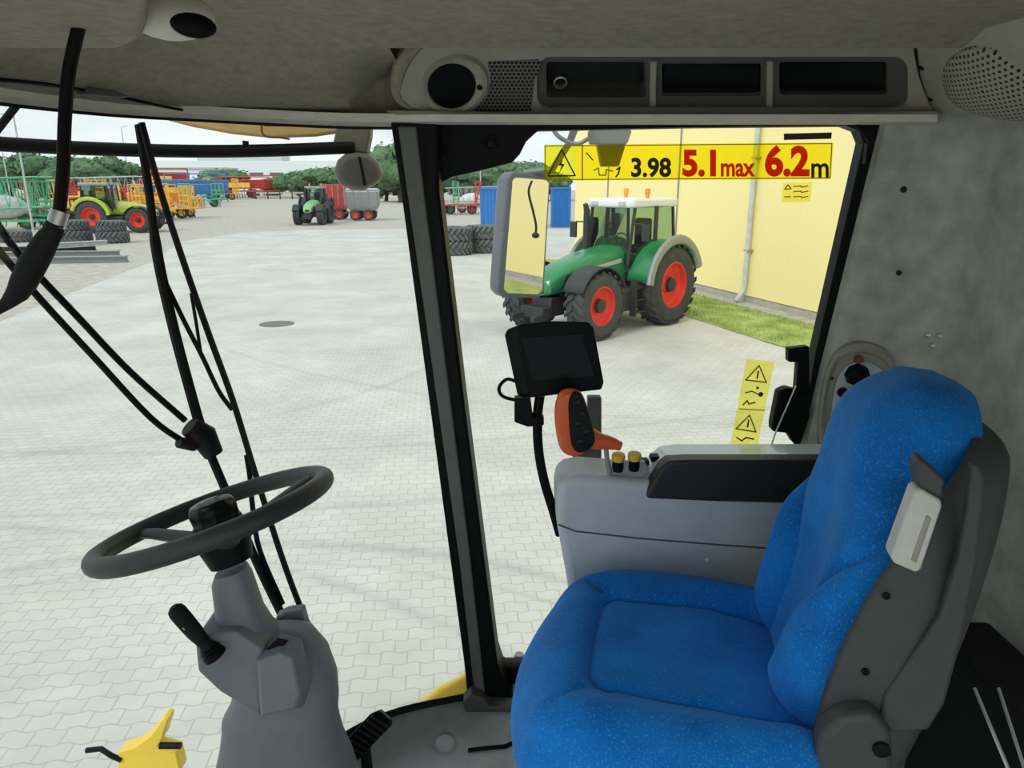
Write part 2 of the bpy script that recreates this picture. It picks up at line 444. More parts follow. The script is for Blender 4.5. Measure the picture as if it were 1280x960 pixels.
# header lip under the felt, with a rubber seal below
lip = MB(); lo = [V((p.x, p.y, ZT)) for p in tc_]
def inset(P, d):
    out = []
    for i, p in enumerate(P):
        t = (P[min(i + 1, len(P) - 1)] - P[max(i - 1, 0)]).normalized(); nrm = V((t.y, -t.x, 0))
        if (p + nrm * .1 - V((-.2, CY, p.z))).length > (p - V((-.2, CY, p.z))).length: nrm = -nrm
        out.append(p + nrm * d)
    return out
lo = [V((p.x, p.y, 3.451 + .02 * sm(-p.x, .3, .95))) for p in tc_]
a0 = inset(lo, .0); a1 = inset(lo, .055); a2 = inset(lo, .07)
up = lambda P, d: [V((p.x, p.y, p.z + d)) for p in P]
lip.grid([up(a0, .20), up(a0, -.004), up(inset(lo, .015), -.014), up(a1, -.006), up(a2, .012)])
struct('trim_2', lip, 'lip')
seal = MB(); seal.tube(up(inset(lo, .004), -.015), .005, 8); struct('trim_3', seal, 'black_rubber')
# dark seam running along the front of the headliner
sp = [V((onp.x, onp.y, 0)) for onp in [at(0, 100, 1.39), at(60, 107, 1.44), at(110, 116, 1.55), at(170, 125, 1.66), at(230, 136, 1.74), at(300, 149, 1.82)]]
sp2 = []
for (px, py) in ((-60, 96), (0, 100), (60, 106), (110, 114), (170, 126), (230, 138), (300, 149)):
    # march along the sight line to the felt
    d = ray(px, py); t = .8
    while t < 2.2:
        p = CAM + d * t
        if p.z > hz(p.x, p.y) - .004: break
        t += .002
    sp2.append(CAM + d * t)
obj_ = MB(); obj_.tube(spline(sp2, 30), .0055, 8, flat=.6); struct('trim_4', obj_, 'black')

# lowered centre panel of the roof liner
cp = [atz(x, y, 3.505) for x, y in ((-140, 62), (150, 62), (168, 56), (180, 48), (186, 30), (190, -60), (-60, -60))]
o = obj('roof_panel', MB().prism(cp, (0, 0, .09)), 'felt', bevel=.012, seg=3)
tag(o, 'pale grey lowered roof liner panel above the hanging cable', 'panel')

def slot_frame(*a): pass

# A pillar with its lighter cover
pl = MB()
def secA(y, x0, x1, Ya, Yb): return [at(x0, y, Ya), at(x1, y, Ya), V((at(x1, y, Ya).x, Yb, at(x1, y, Ya).z)), V((at(x0, y, Ya).x, Yb, at(x0, y, Ya).z))]
pl.loft([secA(895, 585, 652, 1.85, 1.97), secA(860, 583, 632, 1.85, 1.97), secA(830, 580, 622, 1.85, 1.97), secA(500, 536, 580, 1.85, 1.97), secA(240, 501, 549, 1.85, 1.97), secA(140, 486, 548, 1.85, 1.97)])
struct('trim_5', pl, 'pillar', bevel=.008)
cv = MB(); cv.loft([secA(875, 594, 607, 1.838, 1.86), secA(700, 574, 588, 1.838, 1.86), secA(500, 546, 563, 1.838, 1.86), secA(240, 509, 530, 1.838, 1.86), secA(158, 497, 520, 1.838, 1.86)])
struct('trim_6', cv, 'pillar_cover', bevel=.004)
# pillar foot
ft = MB(); ft.prism([at(x, y, 1.80) for x, y in ((578, 880), (590, 868), (603, 874), (610, 884), (650, 886), (650, 912), (585, 900))], (0, .05, 0))
struct('trim_7', ft, 'console_dark', bevel=.006)

# side window: frame ring and pane
inner = [(547, 240), (552, 228), (565, 221), (600, 213), (640, 203), (650, 192), (658, 176), (672, 163), (860, 159), (1058, 157), (1074, 163), (1080, 178), (1020, 440), (1000, 560), (985, 640), (960, 700), (940, 760), (930, 833), (780, 834), (632, 834), (622, 828)]
outer = [(515, 240), (510, 228), (510, 150), (600, 148), (640, 147), (650, 147), (660, 147), (672, 147), (860, 146), (1058, 146), (1096, 146), (1106, 165), (1032, 440), (1012, 560), (998, 640), (985, 700), (975, 760), (970, 890), (780, 890), (600, 890), (590, 828)]
fr = MB(); n = len(inner)
I0 = [at(x, y, 1.925) for x, y in inner]; O0 = [at(x, y, 1.925) for x, y in outer]
I1 = [p + V((0, .05, 0)) for p in I0]; O1 = [p + V((0, .05, 0)) for p in O0]
fr.loft([O0, I0, I1, O1, O0], False)
frame_o = struct('window_2', MB().prism([at(x, y, 1.952) for x, y in inner], (0, .004, 0)), 'glass', flat=True)
frm = obj('window_frame', fr, 'pillar', frame_o, bevel=.003)
bd = MB()
for (x, y, r) in ((551, 190, .021), (613, 180, .023)): bd.lathe([(r, 0), (r, .006), (r * .6, .012), (r * .4, .004)], at(x, y, 1.925), (0, -1, 0), 20)
obj('frame_plug', bd, 'black_rubber', frame_o)

# rear quarter wall, corner and back wall
def edgeX(z): return .823 + (z - 2.59) * .125
def wallrow(z):
    e = edgeX(z)
    pts = [V((e + .014, 1.985, z)), V((e - .004, 1.93, z)), V((e + .004, 1.905, z)), V((e + .03, 1.895, z)), V((e + .05, 1.893, z))]
    cx = 1.14
    for k in range(0, 9):
        a = R(90 * k / 8); pts.append(V((cx - .12 + .12 * math.sin(a), 1.773 + .12 * math.cos(a), z)))
    pts += [V((cx, y, z)) for y in (1.5, 1.2, .9, .5, .1, -.16)]
    return pts
zs = [1.79 + (3.62 - 1.79) * k / 24 for k in range(25)]
wl = MB().grid([wallrow(z) for z in zs])
wall = struct('wall_rear', wl, 'felt_wall')
wb = wall.modifiers.new('thick', 'SOLIDIFY'); wb.thickness = .02; wb.offset = -1
wb_bvh = BVHTree.FromPolygons([tuple(p) for p in wl.v], [tuple(f) for f in wl.f])
def onwall(px, py, off=0):
    d = ray(px, py).normalized(); h = wb_bvh.ray_cast(CAM, d, 20)
    if h[0] is None: return at(px, py, 1.89), V((0, -1, 0))
    nn = h[1]
    if nn.dot(d) > 0: nn = -nn
    return h[0] + nn * off, nn
for (x, y, r) in ((1129, 237, .008), (1123, 341, .007)):
    p, nn = onwall(x, y); obj('wall_plug', MB().lathe([(r, -.004), (r, .003), (r * .6, .005)], p, nn, 14), 'cavity', wall)
for (x, y) in ((1159, 419), (1174, 420), (1165, 432)):
    p, nn = onwall(x, y); s_ = obj('screw', MB().lathe([(.0085, -.004), (.0085, .002), (.004, .004), (.003, .001)], p, nn, 14), 'steel', wall)

# ------------------------------------------------------------------ overhead console
PP = V((0, 1.862, 3.4415)); PQ = V((0, 1.70, 3.604)); PN = V((1, 0, 0)).cross(PQ - PP).normalized()
if PN.y > 0: PN = -PN            # towards the cab
def cf(px, py, off=0): return onplane(px, py, PP, PN) + PN * off
oc = thing('overhead_console', 'grey overhead storage console with vent, mesh and three slots above side window', 'console', cf(800, 145))
out = [(499, 112), (503, 92), (513, 72), (530, 55), (552, 45), (580, 43), (640, 50), (700, 54), (800, 57), (900, 57), (1000, 55), (1080, 52), (1141, 47), (1143, 70), (1148, 95), (1157, 120), (1168, 141), (1100, 145), (900, 147), (700, 148), (600, 147), (540, 141), (515, 134), (503, 124)]
body = obj('body', MB().prism([cf(x, y, 0) for x, y in out], -PN * .10), 'console_grey', oc)
rim_ = spline([cf(x, y, -.012) for x, y in ((640, 43), (600, 39), (565, 38), (540, 43), (520, 57), (507, 74), (499, 94), (496, 114), (500, 128), (514, 138), (530, 143))], 36)
obj('end_rim', MB().tube(rim_, [.004 + .016 * math.sin(math.pi * min(1, .12 + k / 40)) for k in range(37)], 10), 'felt', oc)
cutters = []
def cutter(poly, depth, front=.01):
    c = obj('cutter', MB().prism([cf(x, y, front) for x, y in poly], -PN * (depth + front)), 'cavity', flat=True); cutters.append(c)
def rr(x0, y0, x1, y1, r, n=4):
    pts = []
    for (cx, cy, a0) in ((x1 - r, y0 + r, -90), (x1 - r, y1 - r, 0), (x0 + r, y1 - r, 90), (x0 + r, y0 + r, 180)):
        for k in range(n + 1):
            a = R(a0 + 90 * k / n); pts.append((cx + r * math.cos(a), cy + r * math.sin(a)))
    return pts
cutter(rr(671, 71, 1135, 138, 18, 6), .012)
SLOTS = (rr(683, 80, 808, 125, 5), rr(828, 82, 952, 123, 4), rr(975, 80, 1110, 121, 4))
for q in SLOTS: cutter(q, .075, .02)
boolean(body, cutters); cutters = []
bw = obj('tray', MB().prism([cf(x, y, -.008) for x, y in rr(672, 72, 1134, 137, 17, 6)], -PN * .08), 'console_dark', oc)
for q in SLOTS: cutter(q, .07, .02)
boolean(bw, cutters); cutters = []
obj('slot_lining', MB().prism([cf(x, y, -.062) for x, y in rr(676, 76, 1128, 132, 4)], -PN * .02), 'cavity', oc)
for q in (rr(830, 84, 950, 121, 3), rr(977, 82, 1108, 119, 3)):
    obj('blanking_cover', MB().prism([cf(x, y, -.014) for x, y in q], -PN * .02), 'black_gloss', oc, bevel=.006, seg=3)
for x in (817, 963): obj('divider', MB().prism([cf(a, b, -.001) for a, b in ((x - 4, 78), (x + 4, 78), (x + 3, 134), (x - 5, 134))], -PN * .012), 'console_grey', oc, bevel=.002)
rg = MB(); c = cf(701, 113, -.03)
rg.lathe([(.0155, 0), (.0165, .004), (.0135, .005), (.0128, 0), (.0128, -.005)], c, PN, 20, False); obj('socket_ring', rg, 'steel', oc)
# round vent pod
vp = MB(); c = cf(566, 103, 0)
E1 = V((1, 0, 0)); E2 = (PQ - PP).normalized()
def oval(cx, cy, rx, ry, off, n=32, tilt=-20):
    o_ = []; t = R(tilt)
    for k in range(n):
        a = 2 * math.pi * k / n; x = rx * math.cos(a); y = ry * math.sin(a)
        o_.append(cf(cx + x * math.cos(t) - y * math.sin(t), cy + x * math.sin(t) + y * math.cos(t), off))
    return o_
vp.loft([oval(569, 104, 43, 36, .0), oval(569, 104, 41, 34, .012), oval(567, 104, 37, 32, .016), oval(565, 104, 31, 29, .012), oval(565, 104, 29, 28, -.0)], False)
obj('vent_bezel', vp, 'console_grey', oc)
obj('vent_cup', MB().loft([oval(565, 104, 30, 28.5, .008), oval(562, 105, 24, 24, .002), oval(560, 106, 10, 11, -.0)], True), 'black', oc)
obj('vent_knob', MB().lathe([(.007, 0), (.007, .012), (.004, .014)], cf(600, 104, .004), PN, 12), 'black', oc)
frG = Matrix((( E1.x, E2.x, PN.x, cf(632, 108).x), (E1.y, E2.y, PN.y, cf(632, 108).y), (E1.z, E2.z, PN.z, cf(632, 108).z), (0, 0, 0, 1)))
obj('mesh_grille', MB().prism([cf(x, y, .0025) for x, y in ((609, 77), (674, 74), (676, 82), (668, 100), (664, 138), (588, 140), (598, 132), (609, 118), (613, 104), (613, 92))], -PN * .004), 'grille_small', oc, frame=frG)
# pale strip along the bottom of the tray
ls = MB(); ls.loft([[at(484, y, Y) for y, Y in ((138, 1.85), (144, 1.838), (152, 1.842), (155, 1.87), (153, 1.92))]] + [[at(x, y, Y) for x, y, Y in ((e, 139 - d, 1.80), (e, 143, 1.785), (e, 152, 1.795), (e, 156, 1.86), (e, 154, 1.92))] for e, d in ((545, 0), (580, 0), (700, -5), (900, -4), (1100, 0), (1172, 0))], True)
struct('trim_8', ls, 'lip')

# corner panel with loudspeaker
p0 = cf(1143, 50); p1 = cf(1168, 141); p2 = at(1330, 152, 1.52)
SN = (p1 - p0).cross(p2 - p0).normalized()
if SN.y > 0: SN = -SN
def sf(px, py, off=0): return onplane(px, py, p0, SN) + SN * off
spk = thing('speaker_panel', 'beige grey corner panel with oval perforated loudspeaker grille, above the rear wall', 'speaker', sf(1220, 140))
obj('panel', MB().prism([sf(x, y) for x, y in ((1144, 50), (1190, 43), (1230, 30), (1260, 10), (1290, -30), (1400, -60), (1400, 156), (1280, 152), (1220, 145), (1168, 142), (1157, 120), (1149, 95))], -SN * .05), 'console_grey', spk, bevel=.004)
U1 = SN.cross(V((0, 0, 1))).normalized(); U1 = -U1 if U1.x < 0 else U1; U2 = SN.cross(U1); U2 = -U2 if U2.z < 0 else U2
cS = sf(1236, 102)
frS = Matrix(((U1.x, U2.x, SN.x, cS.x), (U1.y, U2.y, SN.y, cS.y), (U1.z, U2.z, SN.z, cS.z), (0, 0, 0, 1)))
egg = spline([(1178, 97, 0), (1183, 78, 0), (1200, 63, 0), (1222, 57, 0), (1250, 64, 0), (1280, 84, 0), (1310, 110, 0), (1322, 135, 0), (1290, 150, 0), (1245, 147, 0), (1205, 136, 0), (1185, 119, 0)], 40, True)
def eggr(k, off): return [sf(1238 + (p.x - 1238) * k, 103 + (p.y - 103) * k, off) for p in egg]
obj('grille', MB().loft([eggr(1, 0), eggr(.97, .006), eggr(.85, .012), eggr(.6, .018), eggr(.3, .021), eggr(.02, .022)], False), 'grille_large', spk, frame=frS)
for (x, y) in ((1152, 85), (1163, 124)): obj('screw_hole', MB().lathe([(.0065, -.001), (.0065, .0015), (.004, .0005)], sf(x, y), SN, 14), 'cavity', spk)
# black window stay at the top rear corner
o = obj('window_stay', MB().tube([at(1066, 150, 1.86), at(1085, 172, 1.86), at(1090, 180, 1.87)], .006, 8).box(at(1084, 192, 1.885), (.012, .02, .05)), 'black', bevel=.002)
tag(o, 'small black window stay in the top rear corner of the side window', 'stay')
# dome lamp
dl = thing('dome_lamp', 'grey domed reading lamp with dark slot on the roof liner', 'lamp', atz(213, 30, 3.52))
c = atz(214, 30, 3.528)
obj('housing', MB().ell(c + V((0, 0, .012)), (.062, .055, .034), 24, 12, Matrix.Rotation(R(14), 3, 'Z')), 'lip', dl)
c2 = atz(242, 32, 3.507); obj('lens', MB().ell(c2, (.030, .009, .016), 18, 10, Matrix.Rotation(R(35), 3, 'Z')), 'black', dl)
# visor catch
o = obj('sunblind_catch', MB().prism([at(x, y, 1.60) for x, y in ((92, 112), (112, 109), (140, 112), (158, 120), (150, 122), (120, 119), (96, 118))], (0, .012, 0)), 'console_dark', bevel=.002)
tag(o, 'dark flat catch on the seam of the roof liner above the windscreen', 'catch')

# ------------------------------------------------------------------ hanging cable with plug
hc = thing('hanging_cable', 'black cable with thick handset plug hanging from the roof liner', 'cable', at(100, 24, 1.08))
path = spline([at(x, y, Y) for x, y, Y in ((102, 12, 1.08), (98, 35, 1.08), (86, 90, 1.075), (81, 150, 1.07), (79, 210, 1.06), (74, 268, 1.05))], 30)
obj('cable', MB().tube(path, .0088, 10), 'black', hc)
obj('mount', MB().box(atz(103, 20, 3.525) + V((0, 0, 0)), (.05, .05, .02)), 'console_dark', hc, bevel=.004)
obj('ferrule', MB().cyl(at(75, 264, 1.05), at(69, 283, 1.045), .0125), 'steel', hc)
gp = [at(x, y, 1.045) for x, y in ((70, 278), (66, 290), (60, 298), (52, 312), (40, 332), (30, 352), (22, 366), (10, 378), (2, 384), (-12, 392))]
obj('plug', MB().tube(gp, [.0125, .0135, .0155, .0175, .019, .018, .015, .010, .008, .007], 14), 'black_rubber', hc)

# ------------------------------------------------------------------ wipers on the windscreen
wp = thing('windscreen_wiper', 'black pantograph wiper with long blade crossing the windscreen', 'wiper', onglass(395, 800, .02))
arm = [onglass(x, y, .035) for x, y in ((0, 252), (40, 312), (110, 392), (175, 462), (240, 525))]
obj('arm', MB().tube(spline(arm, 24), .0078, 8), 'black', wp)
arm = [onglass(x, y, .03) for x, y in ((-20, 268), (0, 292), (60, 365), (130, 445), (200, 522), (246, 556))]
obj('arm', MB().tube(spline(arm, 24), .0078, 8), 'black', wp)
kn = [onglass(x, y, .03) for x, y in ((244, 532), (262, 545), (275, 568))]
kb = MB().tube(kn, [.026, .033, .024], 12)
kb.tube([onglass(x, y, .03) for x, y in ((232, 552), (248, 556), (262, 545))], [.014, .017, .016], 8)
obj('joint', kb, 'black_rubber', wp)
blade = [onglass(x, y, .03) for x, y in ((176, 152), (188, 230), (204, 318), (222, 400), (243, 480), (262, 545), (282, 595), (308, 660), (332, 715), (358, 768))]
obj('blade', MB().tube(spline(blade, 40), [.0105] * 8 + [.0135] * 14 + [.0115] * 19, 8), 'black', wp)
w2 = thing('wiper_blade', 'second slim black wiper blade to the right of the pantograph arms', 'wiper', onglass(395, 800, .02))
bl = [onglass(x, y, .012) for x, y in ((178, 152), (200, 232), (228, 318), (262, 415), (292, 500), (320, 590), (352, 690), (376, 755), (397, 802))]
obj('rubber', MB().tube(spline(bl, 40), .0085, 8), 'black_rubber', w2)
bl = [onglass(x, y, .028) for x, y in ((206, 335), (232, 396), (257, 445), (278, 488), (293, 513))]
obj('bridge', MB().tube(spline(bl, 16), .0062, 8), 'black', w2)
bl = [onglass(x, y, .028) for x, y in ((243, 365), (249, 400), (256, 446))]
obj('bridge', MB().tube(bl, .0045, 8), 'black', w2)
bl = [onglass(x, y, .028) for x, y in ((312, 570), (316, 596), (322, 640), (331, 690), (360, 757))]
obj('bridge', MB().tube(spline(bl, 16), .0072, 8), 'black', w2)

# ------------------------------------------------------------------ steering column
sc_t = thing('steering_column', 'grey steering column with black wheel and stalk in front of the windscreen', 'steering wheel', V((-.40, 1.26, 1.79)))
Cw = at(269, 645, 1.25); NW = V((-.307, .15, 1)).normalized(); W1 = V((0, 1, 0)).cross(NW).normalized(); W2 = NW.cross(W1)
RW = .211
def proj(p):
    q = p - CAM; d_ = q.y * ct - q.z * st; return (640 + F * q.x / d_, 480 - F * (q.y * st + q.z * ct) / d_)
def wpnt(a, r, h=0): return Cw + (W1 * math.cos(a) + W2 * math.sin(a)) * r + NW * h
rim = [wpnt(2 * math.pi * k / 96, RW) for k in range(96)]
whl = obj('wheel_rim', MB().tube(rim, [.0185 + .0008 * math.sin(k * 2 * math.pi / 2) for k in range(96)], 14, True), 'wheel', sc_t)
def rim_angle(px, py): return min((R(k) for k in range(0, 360, 2)), key=lambda a: math.dist(proj(wpnt(a, RW)), (px, py)))
for a in (rim_angle(168, 662), rim_angle(398, 592), rim_angle(300, 688)):
    q = [wpnt(a, RW - .005, -.002), wpnt(a, RW * .78, -.010), wpnt(a, RW * .5, -.026), wpnt(a, RW * .22, -.045), wpnt(a, .02, -.05)]
    obj('spoke', MB().tube(q, [.015, .0165, .0185, .024, .03], 12, flat=.6), 'wheel', sc_t)
Hc = Cw + NW * -.04
obj('hub', MB().lathe([(.045, .03), (.05, .01), (.052, -.005), (.046, -.03), (.04, -.055)], Hc, NW, 28), 'black', sc_t)
obj('hub_cap', MB().lathe([(.043, .02), (.046, .055), (.040, .068), (.026, .073), (.004, .074)], Hc, NW, 10), 'black_gloss', sc_t, bevel=.003)
def ringpx(cx, cy, hw, Y, ry, tilt=0, n=28, ex=2.5):
    c = at(cx, cy, Y); dep = (c - CAM).dot(V((0, ct, -st))); rx = hw * dep / F; o_ = []
    for k in range(n):
        a = 2 * math.pi * k / n; ca, sa = math.cos(a), math.sin(a)
        x = math.copysign(abs(ca) ** (2 / ex), ca) * rx; y = math.copysign(abs(sa) ** (2 / ex), sa) * ry
        o_.append(c + V((x, y, x * tilt)))
    return o_
obj('neck', MB().loft([ringpx(289, 712, 19, 1.25, .03, .25), ringpx(290, 722, 23.5, 1.25, .036, .25), ringpx(300, 765, 28, 1.25, .042, .2), ringpx(312, 795, 34, 1.25, .05, .15), ringpx(320, 815, 36, 1.25, .05, .1)]), 'column', sc_t)
obj('shroud', MB().loft([ringpx(357, 785, 20, 1.29, .03), ringpx(356, 792, 35, 1.29, .05), ringpx(357, 815, 52, 1.28, .066), ringpx(358, 845, 62, 1.28, .072), ringpx(357, 872, 65, 1.28, .074), ringpx(351, 892, 70, 1.28, .078), ringpx(352, 903, 71, 1.28, .08)]), 'column', sc_t)
obj('base', MB().loft([ringpx(352, 898, 70, 1.28, .078), ringpx(354, 925, 75, 1.28, .085), ringpx(357, 955, 84, 1.28, .10), ringpx(362, 1010, 96, 1.28, .11), ringpx(374, 1110, 100, 1.28, .13), ringpx(385, 1174, 104, 1.28, .14)]), 'column', sc_t)
obj('stalk_box', MB().prism([at(x, y, 1.185) for x, y in ((243, 800), (247, 794), (296, 790), (329, 812), (331, 850), (326, 896), (275, 866), (247, 840))], (0, .10, 0)), 'column', sc_t, bevel=.007, seg=3)
sp_ = MB(); q0 = [at(x, y, 1.165) for x, y in ((321, 826), (352, 817), (366, 824), (375, 868), (370, 886), (326, 896))]; q1 = [at(x, y, 1.22) for x, y in ((321, 812), (350, 790), (378, 796), (392, 850), (380, 884), (326, 892))]
sp_.loft([q0, q1]); obj('switch_pod', sp_, 'column', sc_t, bevel=.006, seg=3)
obj('switch', MB().prism([at(x, y, 1.192) for x, y in ((333, 812), (348, 797), (362, 800), (350, 813))], (0, -.006, .004)), 'black', sc_t, bevel=.002)
obj('rear_wedge', MB().prism([at(x, y, 1.335) for x, y in ((344, 772), (358, 766), (377, 764), (387, 800), (350, 812))], (0, .03, 0)), 'column', sc_t, bevel=.004)
lv = thing('turn_stalk', 'x y z w', 'stalk') if False else None
l0 = at(265, 815, 1.175); l1 = at(222, 765, 1.165)
d = (l1 - l0)
lev = obj('stalk', MB().tube([l0 + d * f for f in (-.12, 0, .12, .22, .36, .5, .8, 1.0, 1.08, 1.13)], [.0165, .016, .014, .0115, .0135, .0155, .0165, .0165, .014, .007], 14), 'black_rubber', sc_t)
obj('boot', MB().tube([l0 + d * f for f in (-.10, -.02, .03, .06, .1, .13)], [.022, .022, .017, .020, .015, .016], 14), 'black', lev)
obj('ring_mark', MB().tube([l0 + d * .62 + V((-.004, -.012, .006)) , l0 + d * .68 + V((-.004, -.012, .006))], .005, 8), 'steel', lev)

# pedal
pd = thing('brake_pedal', 'black ribbed foot pedal on the cab floor beside the steering column', 'pedal', at(455, 925, 1.45))
q = [at(x, y, 1.45) for x, y in ((430, 928), (462, 893), (474, 888), (487, 900), (488, 908), (440, 958))]
obj('pad', MB().prism(q, (0, .03, -.02)), 'black', pd, bevel=.004)
rb = MB()
for k in range(7):
    f = k / 6; a_ = V((0, -.004, .002)); p = at(435 + 30 * f, 928 - 36 * f + 2, 1.45); p2 = at(455 + 30 * f, 942 - 34 * f, 1.45)
    rb.tube([p + a_, p2 + a_], .0045, 6)
obj('rib', rb, 'black_rubber', pd)
obj('pedal_arm', MB().tube([at(455, 925, 1.47), V((at(455, 925, 1.47).x, 1.50, 1.79))], .014, 8), 'black', pd)
o = obj('floor_button', MB().lathe([(.03, 0), (.03, .006), (.024, .013), (.01, .016)], atz(556, 931, 1.79), (0, 0, 1), 24), 'floor_mat'); tag(o, 'round grey rubber button on the cab floor mat', 'button')
o = obj('floor_hatch_lip', MB().tube([atz(x, y, 1.793) for x, y in ((585, 938), (610, 935), (632, 933), (640, 929))], .006, 8), 'black'); tag(o, 'thin black hatch edge strip on the floor mat beside the seat', 'strip')

# ------------------------------------------------------------------ seat
st_t = thing('driver_seat', 'bright blue fabric driver seat with dark grey back shell', 'seat', V((.33, 1.22, 1.79)))
def squircle(a, b, k=.62):
    return a * math.sqrt(1 - k * b * b / 2), b * math.sqrt(1 - k * a * a / 2)
NU = 72
def cushion_top(i, j):
    a = -1 + 2 * i / NU; b = -1 + 2 * j / NU
    x, y = squircle(a, b, .72)
    X = .312 + .305 * x; Yw = 1.225 + .315 * y
    r = max(abs(a), abs(b))
    z = 2.425 - .075 * r ** 8 - .045 * (max(0, -a - .35) ** 2) / .42   # rolled edge, front waterfall
    bol = sm(abs(b), .48, .75); fro = sm(-a, .42, .66); lift = max(bol, fro * .75)
    z += .028 * lift - .03 * sm(a, .1, 1) * (1 - bol)
    # seams
    dB = abs(abs(b) - (.50 + .06 * a)) if a > -.46 else 9
    dF = abs(a + .50) if abs(b) < .50 else 9
    dm = min(dB, dF)
    cr = math.hypot(max(abs(b) - .36, 0), max(-a - .36, 0)) ; 
    if abs(b) > .36 and a < -.36: dm = abs(cr - .14)
    z -= .013 * math.exp(-(dm / .028) ** 2)
    if abs(b) > .5 and a < -.5:
        z -= .007 * math.exp(-(abs(abs(b) - abs(a)) / .03) ** 2)
    return V((X, Yw, z))
top = [[cushion_top(i, j) for j in range(NU + 1)] for i in range(NU + 1)]
cm = MB().grid(top)
rimI = [(0, j) for j in range(NU)] + [(i, NU) for i in range(NU)] + [(NU, j) for j in range(NU, 0, -1)] + [(i, 0) for i in range(NU, 0, -1)]
r0 = [top[i][j] for i, j in rimI]; cc = V((.312, 1.225, 0))
def scl(P, k, z): return [V((cc.x + (p.x - cc.x) * k, cc.y + (p.y - cc.y) * k, z(p))) for p in P]
cm.loft([r0, scl(r0, 1.015, lambda p: p.z - .03), scl(r0, 1.0, lambda p: p.z - .075), scl(r0, .93, lambda p: 2.28), scl(r0, .5, lambda p: 2.275)], False)
obj('cushion', cm, 'blue_fabric', st_t)
# backrest
BO = V((.606, 1.285, 2.335)); BU = V((.19, 0, .98)).normalized(); BN = V((-.98, 0, .19)).normalized(); BW = V((0, 1, 0)); BH = .655
hw_pts = [(0, .18), (.1, .215), (.25, .248), (.4, .255), (.55, .238), (.7, .200), (.85, .165), (1, .150)]
def interp(P, t):
    for (a, va), (b, vb) in zip(P, P[1:]):
        if t <= b: f = (t - a) / (b - a); f = f * f * (3 - 2 * f); return va + (vb - va) * f
    return P[-1][1]
def back_pt(i, j, N=72):
    a = -1 + 2 * i / N; h = j / N
    b = 2 * h - 1
    hs = h
    w = interp(hw_pts, h)
    # round the top and bottom corners
    cut = 1 - .16 * max(0, abs(a) - .2) ** 2 * sm(h, .55, 1) ; hh = h * BH * cut
    rr_ = max(abs(a), abs(b))
    edge = 1 - abs(a) ** 7; te = 1 - max(0, (h - .8) / .2) ** 3; be = 1 - max(0, (.12 - h) / .12) ** 3
    D = .025 + .085 * min(edge, 1) * (.25 + .75 * te) * (.3 + .7 * be)
    sw = .34 + .64 * sm(h, .26, .74)
    bol = sm(abs(a), sw - .03, sw + .24) * sm(h, .0, .16) * (1 - sm(h, .46, .74))
    D += .038 * bol * edge - .02 * math.exp(-(a / .4) ** 2) * math.exp(-((h - .45) / .3) ** 2) + .02 * math.exp(-((h - .82) / .16) ** 2) * (1 - abs(a) ** 2)
    # seams: V shaped panel between bolsters and head roll
    s1 = abs(abs(a) - sw) if .08 < h < .72 else 9
    D -= .015 * math.exp(-(s1 / .035) ** 2)
    return BO + BU * hh + BW * (a * w) + BN * D
NB = 72
bt = [[back_pt(i, j) for j in range(NB + 1)] for i in range(NB + 1)]
bm_ = MB().grid(bt)
rimB = [(0, j) for j in range(NB)] + [(i, NB) for i in range(NB)] + [(NB, j) for j in range(NB, 0, -1)] + [(i, 0) for i in range(NB, 0, -1)]
q0 = [bt[i][j] for i, j in rimB]
def toback(P, k, off):
    cB = BO + BU * BH * .5; o_ = []
    for p in P:
        r_ = p - cB; o_.append(cB + BU * (r_.dot(BU) * k) + BW * (r_.dot(BW) * k) + BN * off)
    return o_
bm_.loft([q0, toback(q0, 1.015, .0), toback(q0, .99, -.04), toback(q0, .6, -.05)], False)
obj('backrest', bm_, 'blue_fabric', st_t)
# shell behind the upholstery
def shell_ring(h, wk, f, bk):
    w = interp([(0, .235), (.15, .258), (.4, .272), (.6, .262), (.75, .245), (.85, .225), (.95, .18), (1, .11)], h) * wk; o_ = []
    c = BO + BU * (h * .64 - .02); md = bk + (f - bk) * .45
    q = [(w, f), (w * 1.005, (f + md) / 2)]
    for k in range(21):
        a = -math.pi * k / 20; ca, sa = math.cos(a), math.sin(a)
        q.append((math.copysign(abs(ca) ** .45, ca) * w, md + math.copysign(abs(sa) ** .6, sa) * (md - bk)))
    q += [(-w * 1.005, (f + md) / 2), (-w, f), (-w + .022, f + .004), (-w + .03, md), (-w + .05, bk + .03), (w - .05, bk + .03), (w - .03, md), (w - .022, f + .004)]
    return [c + BW * x + BN * y for x, y in q]
obj('back_shell', MB().loft([shell_ring(h, k, f, b_) for h, k, f, b_ in ((-.06, .9, -.02, -.06), (-.03, 1, .04, -.09), (.1, 1, .075, -.10), (.25, 1, .09, -.10), (.4, 1, .095, -.10), (.55, 1, .085, -.10), (.7, 1, .06, -.095), (.82, 1, .025, -.09), (.9, 1, .005, -.085), (.955, 1, -.015, -.085), (.985, 1, -.03, -.075))]), 'shell', st_t, sub=1)
SYAW = R(-12.7)
st_t.rotation_euler = (0, 0, SYAW); WM[st_t.name] = Matrix.Translation(st_t.location) @ Matrix.Rotation(SYAW, 4, 'Z')
SN_ = Matrix.Rotation(SYAW, 3, 'Z') @ V((0, -1, 0)); SF_ = Matrix.Rotation(SYAW, 3, 'Z') @ V((-1, 0, 0))
SP0 = WM[st_t.name] @ V((.3, -.272 + .065, .8))
def sd(px, py, off=0): return onplane(px, py, SP0, SN_) + SN_ * off
def side(px, py, Y): return at(px, py, Y)
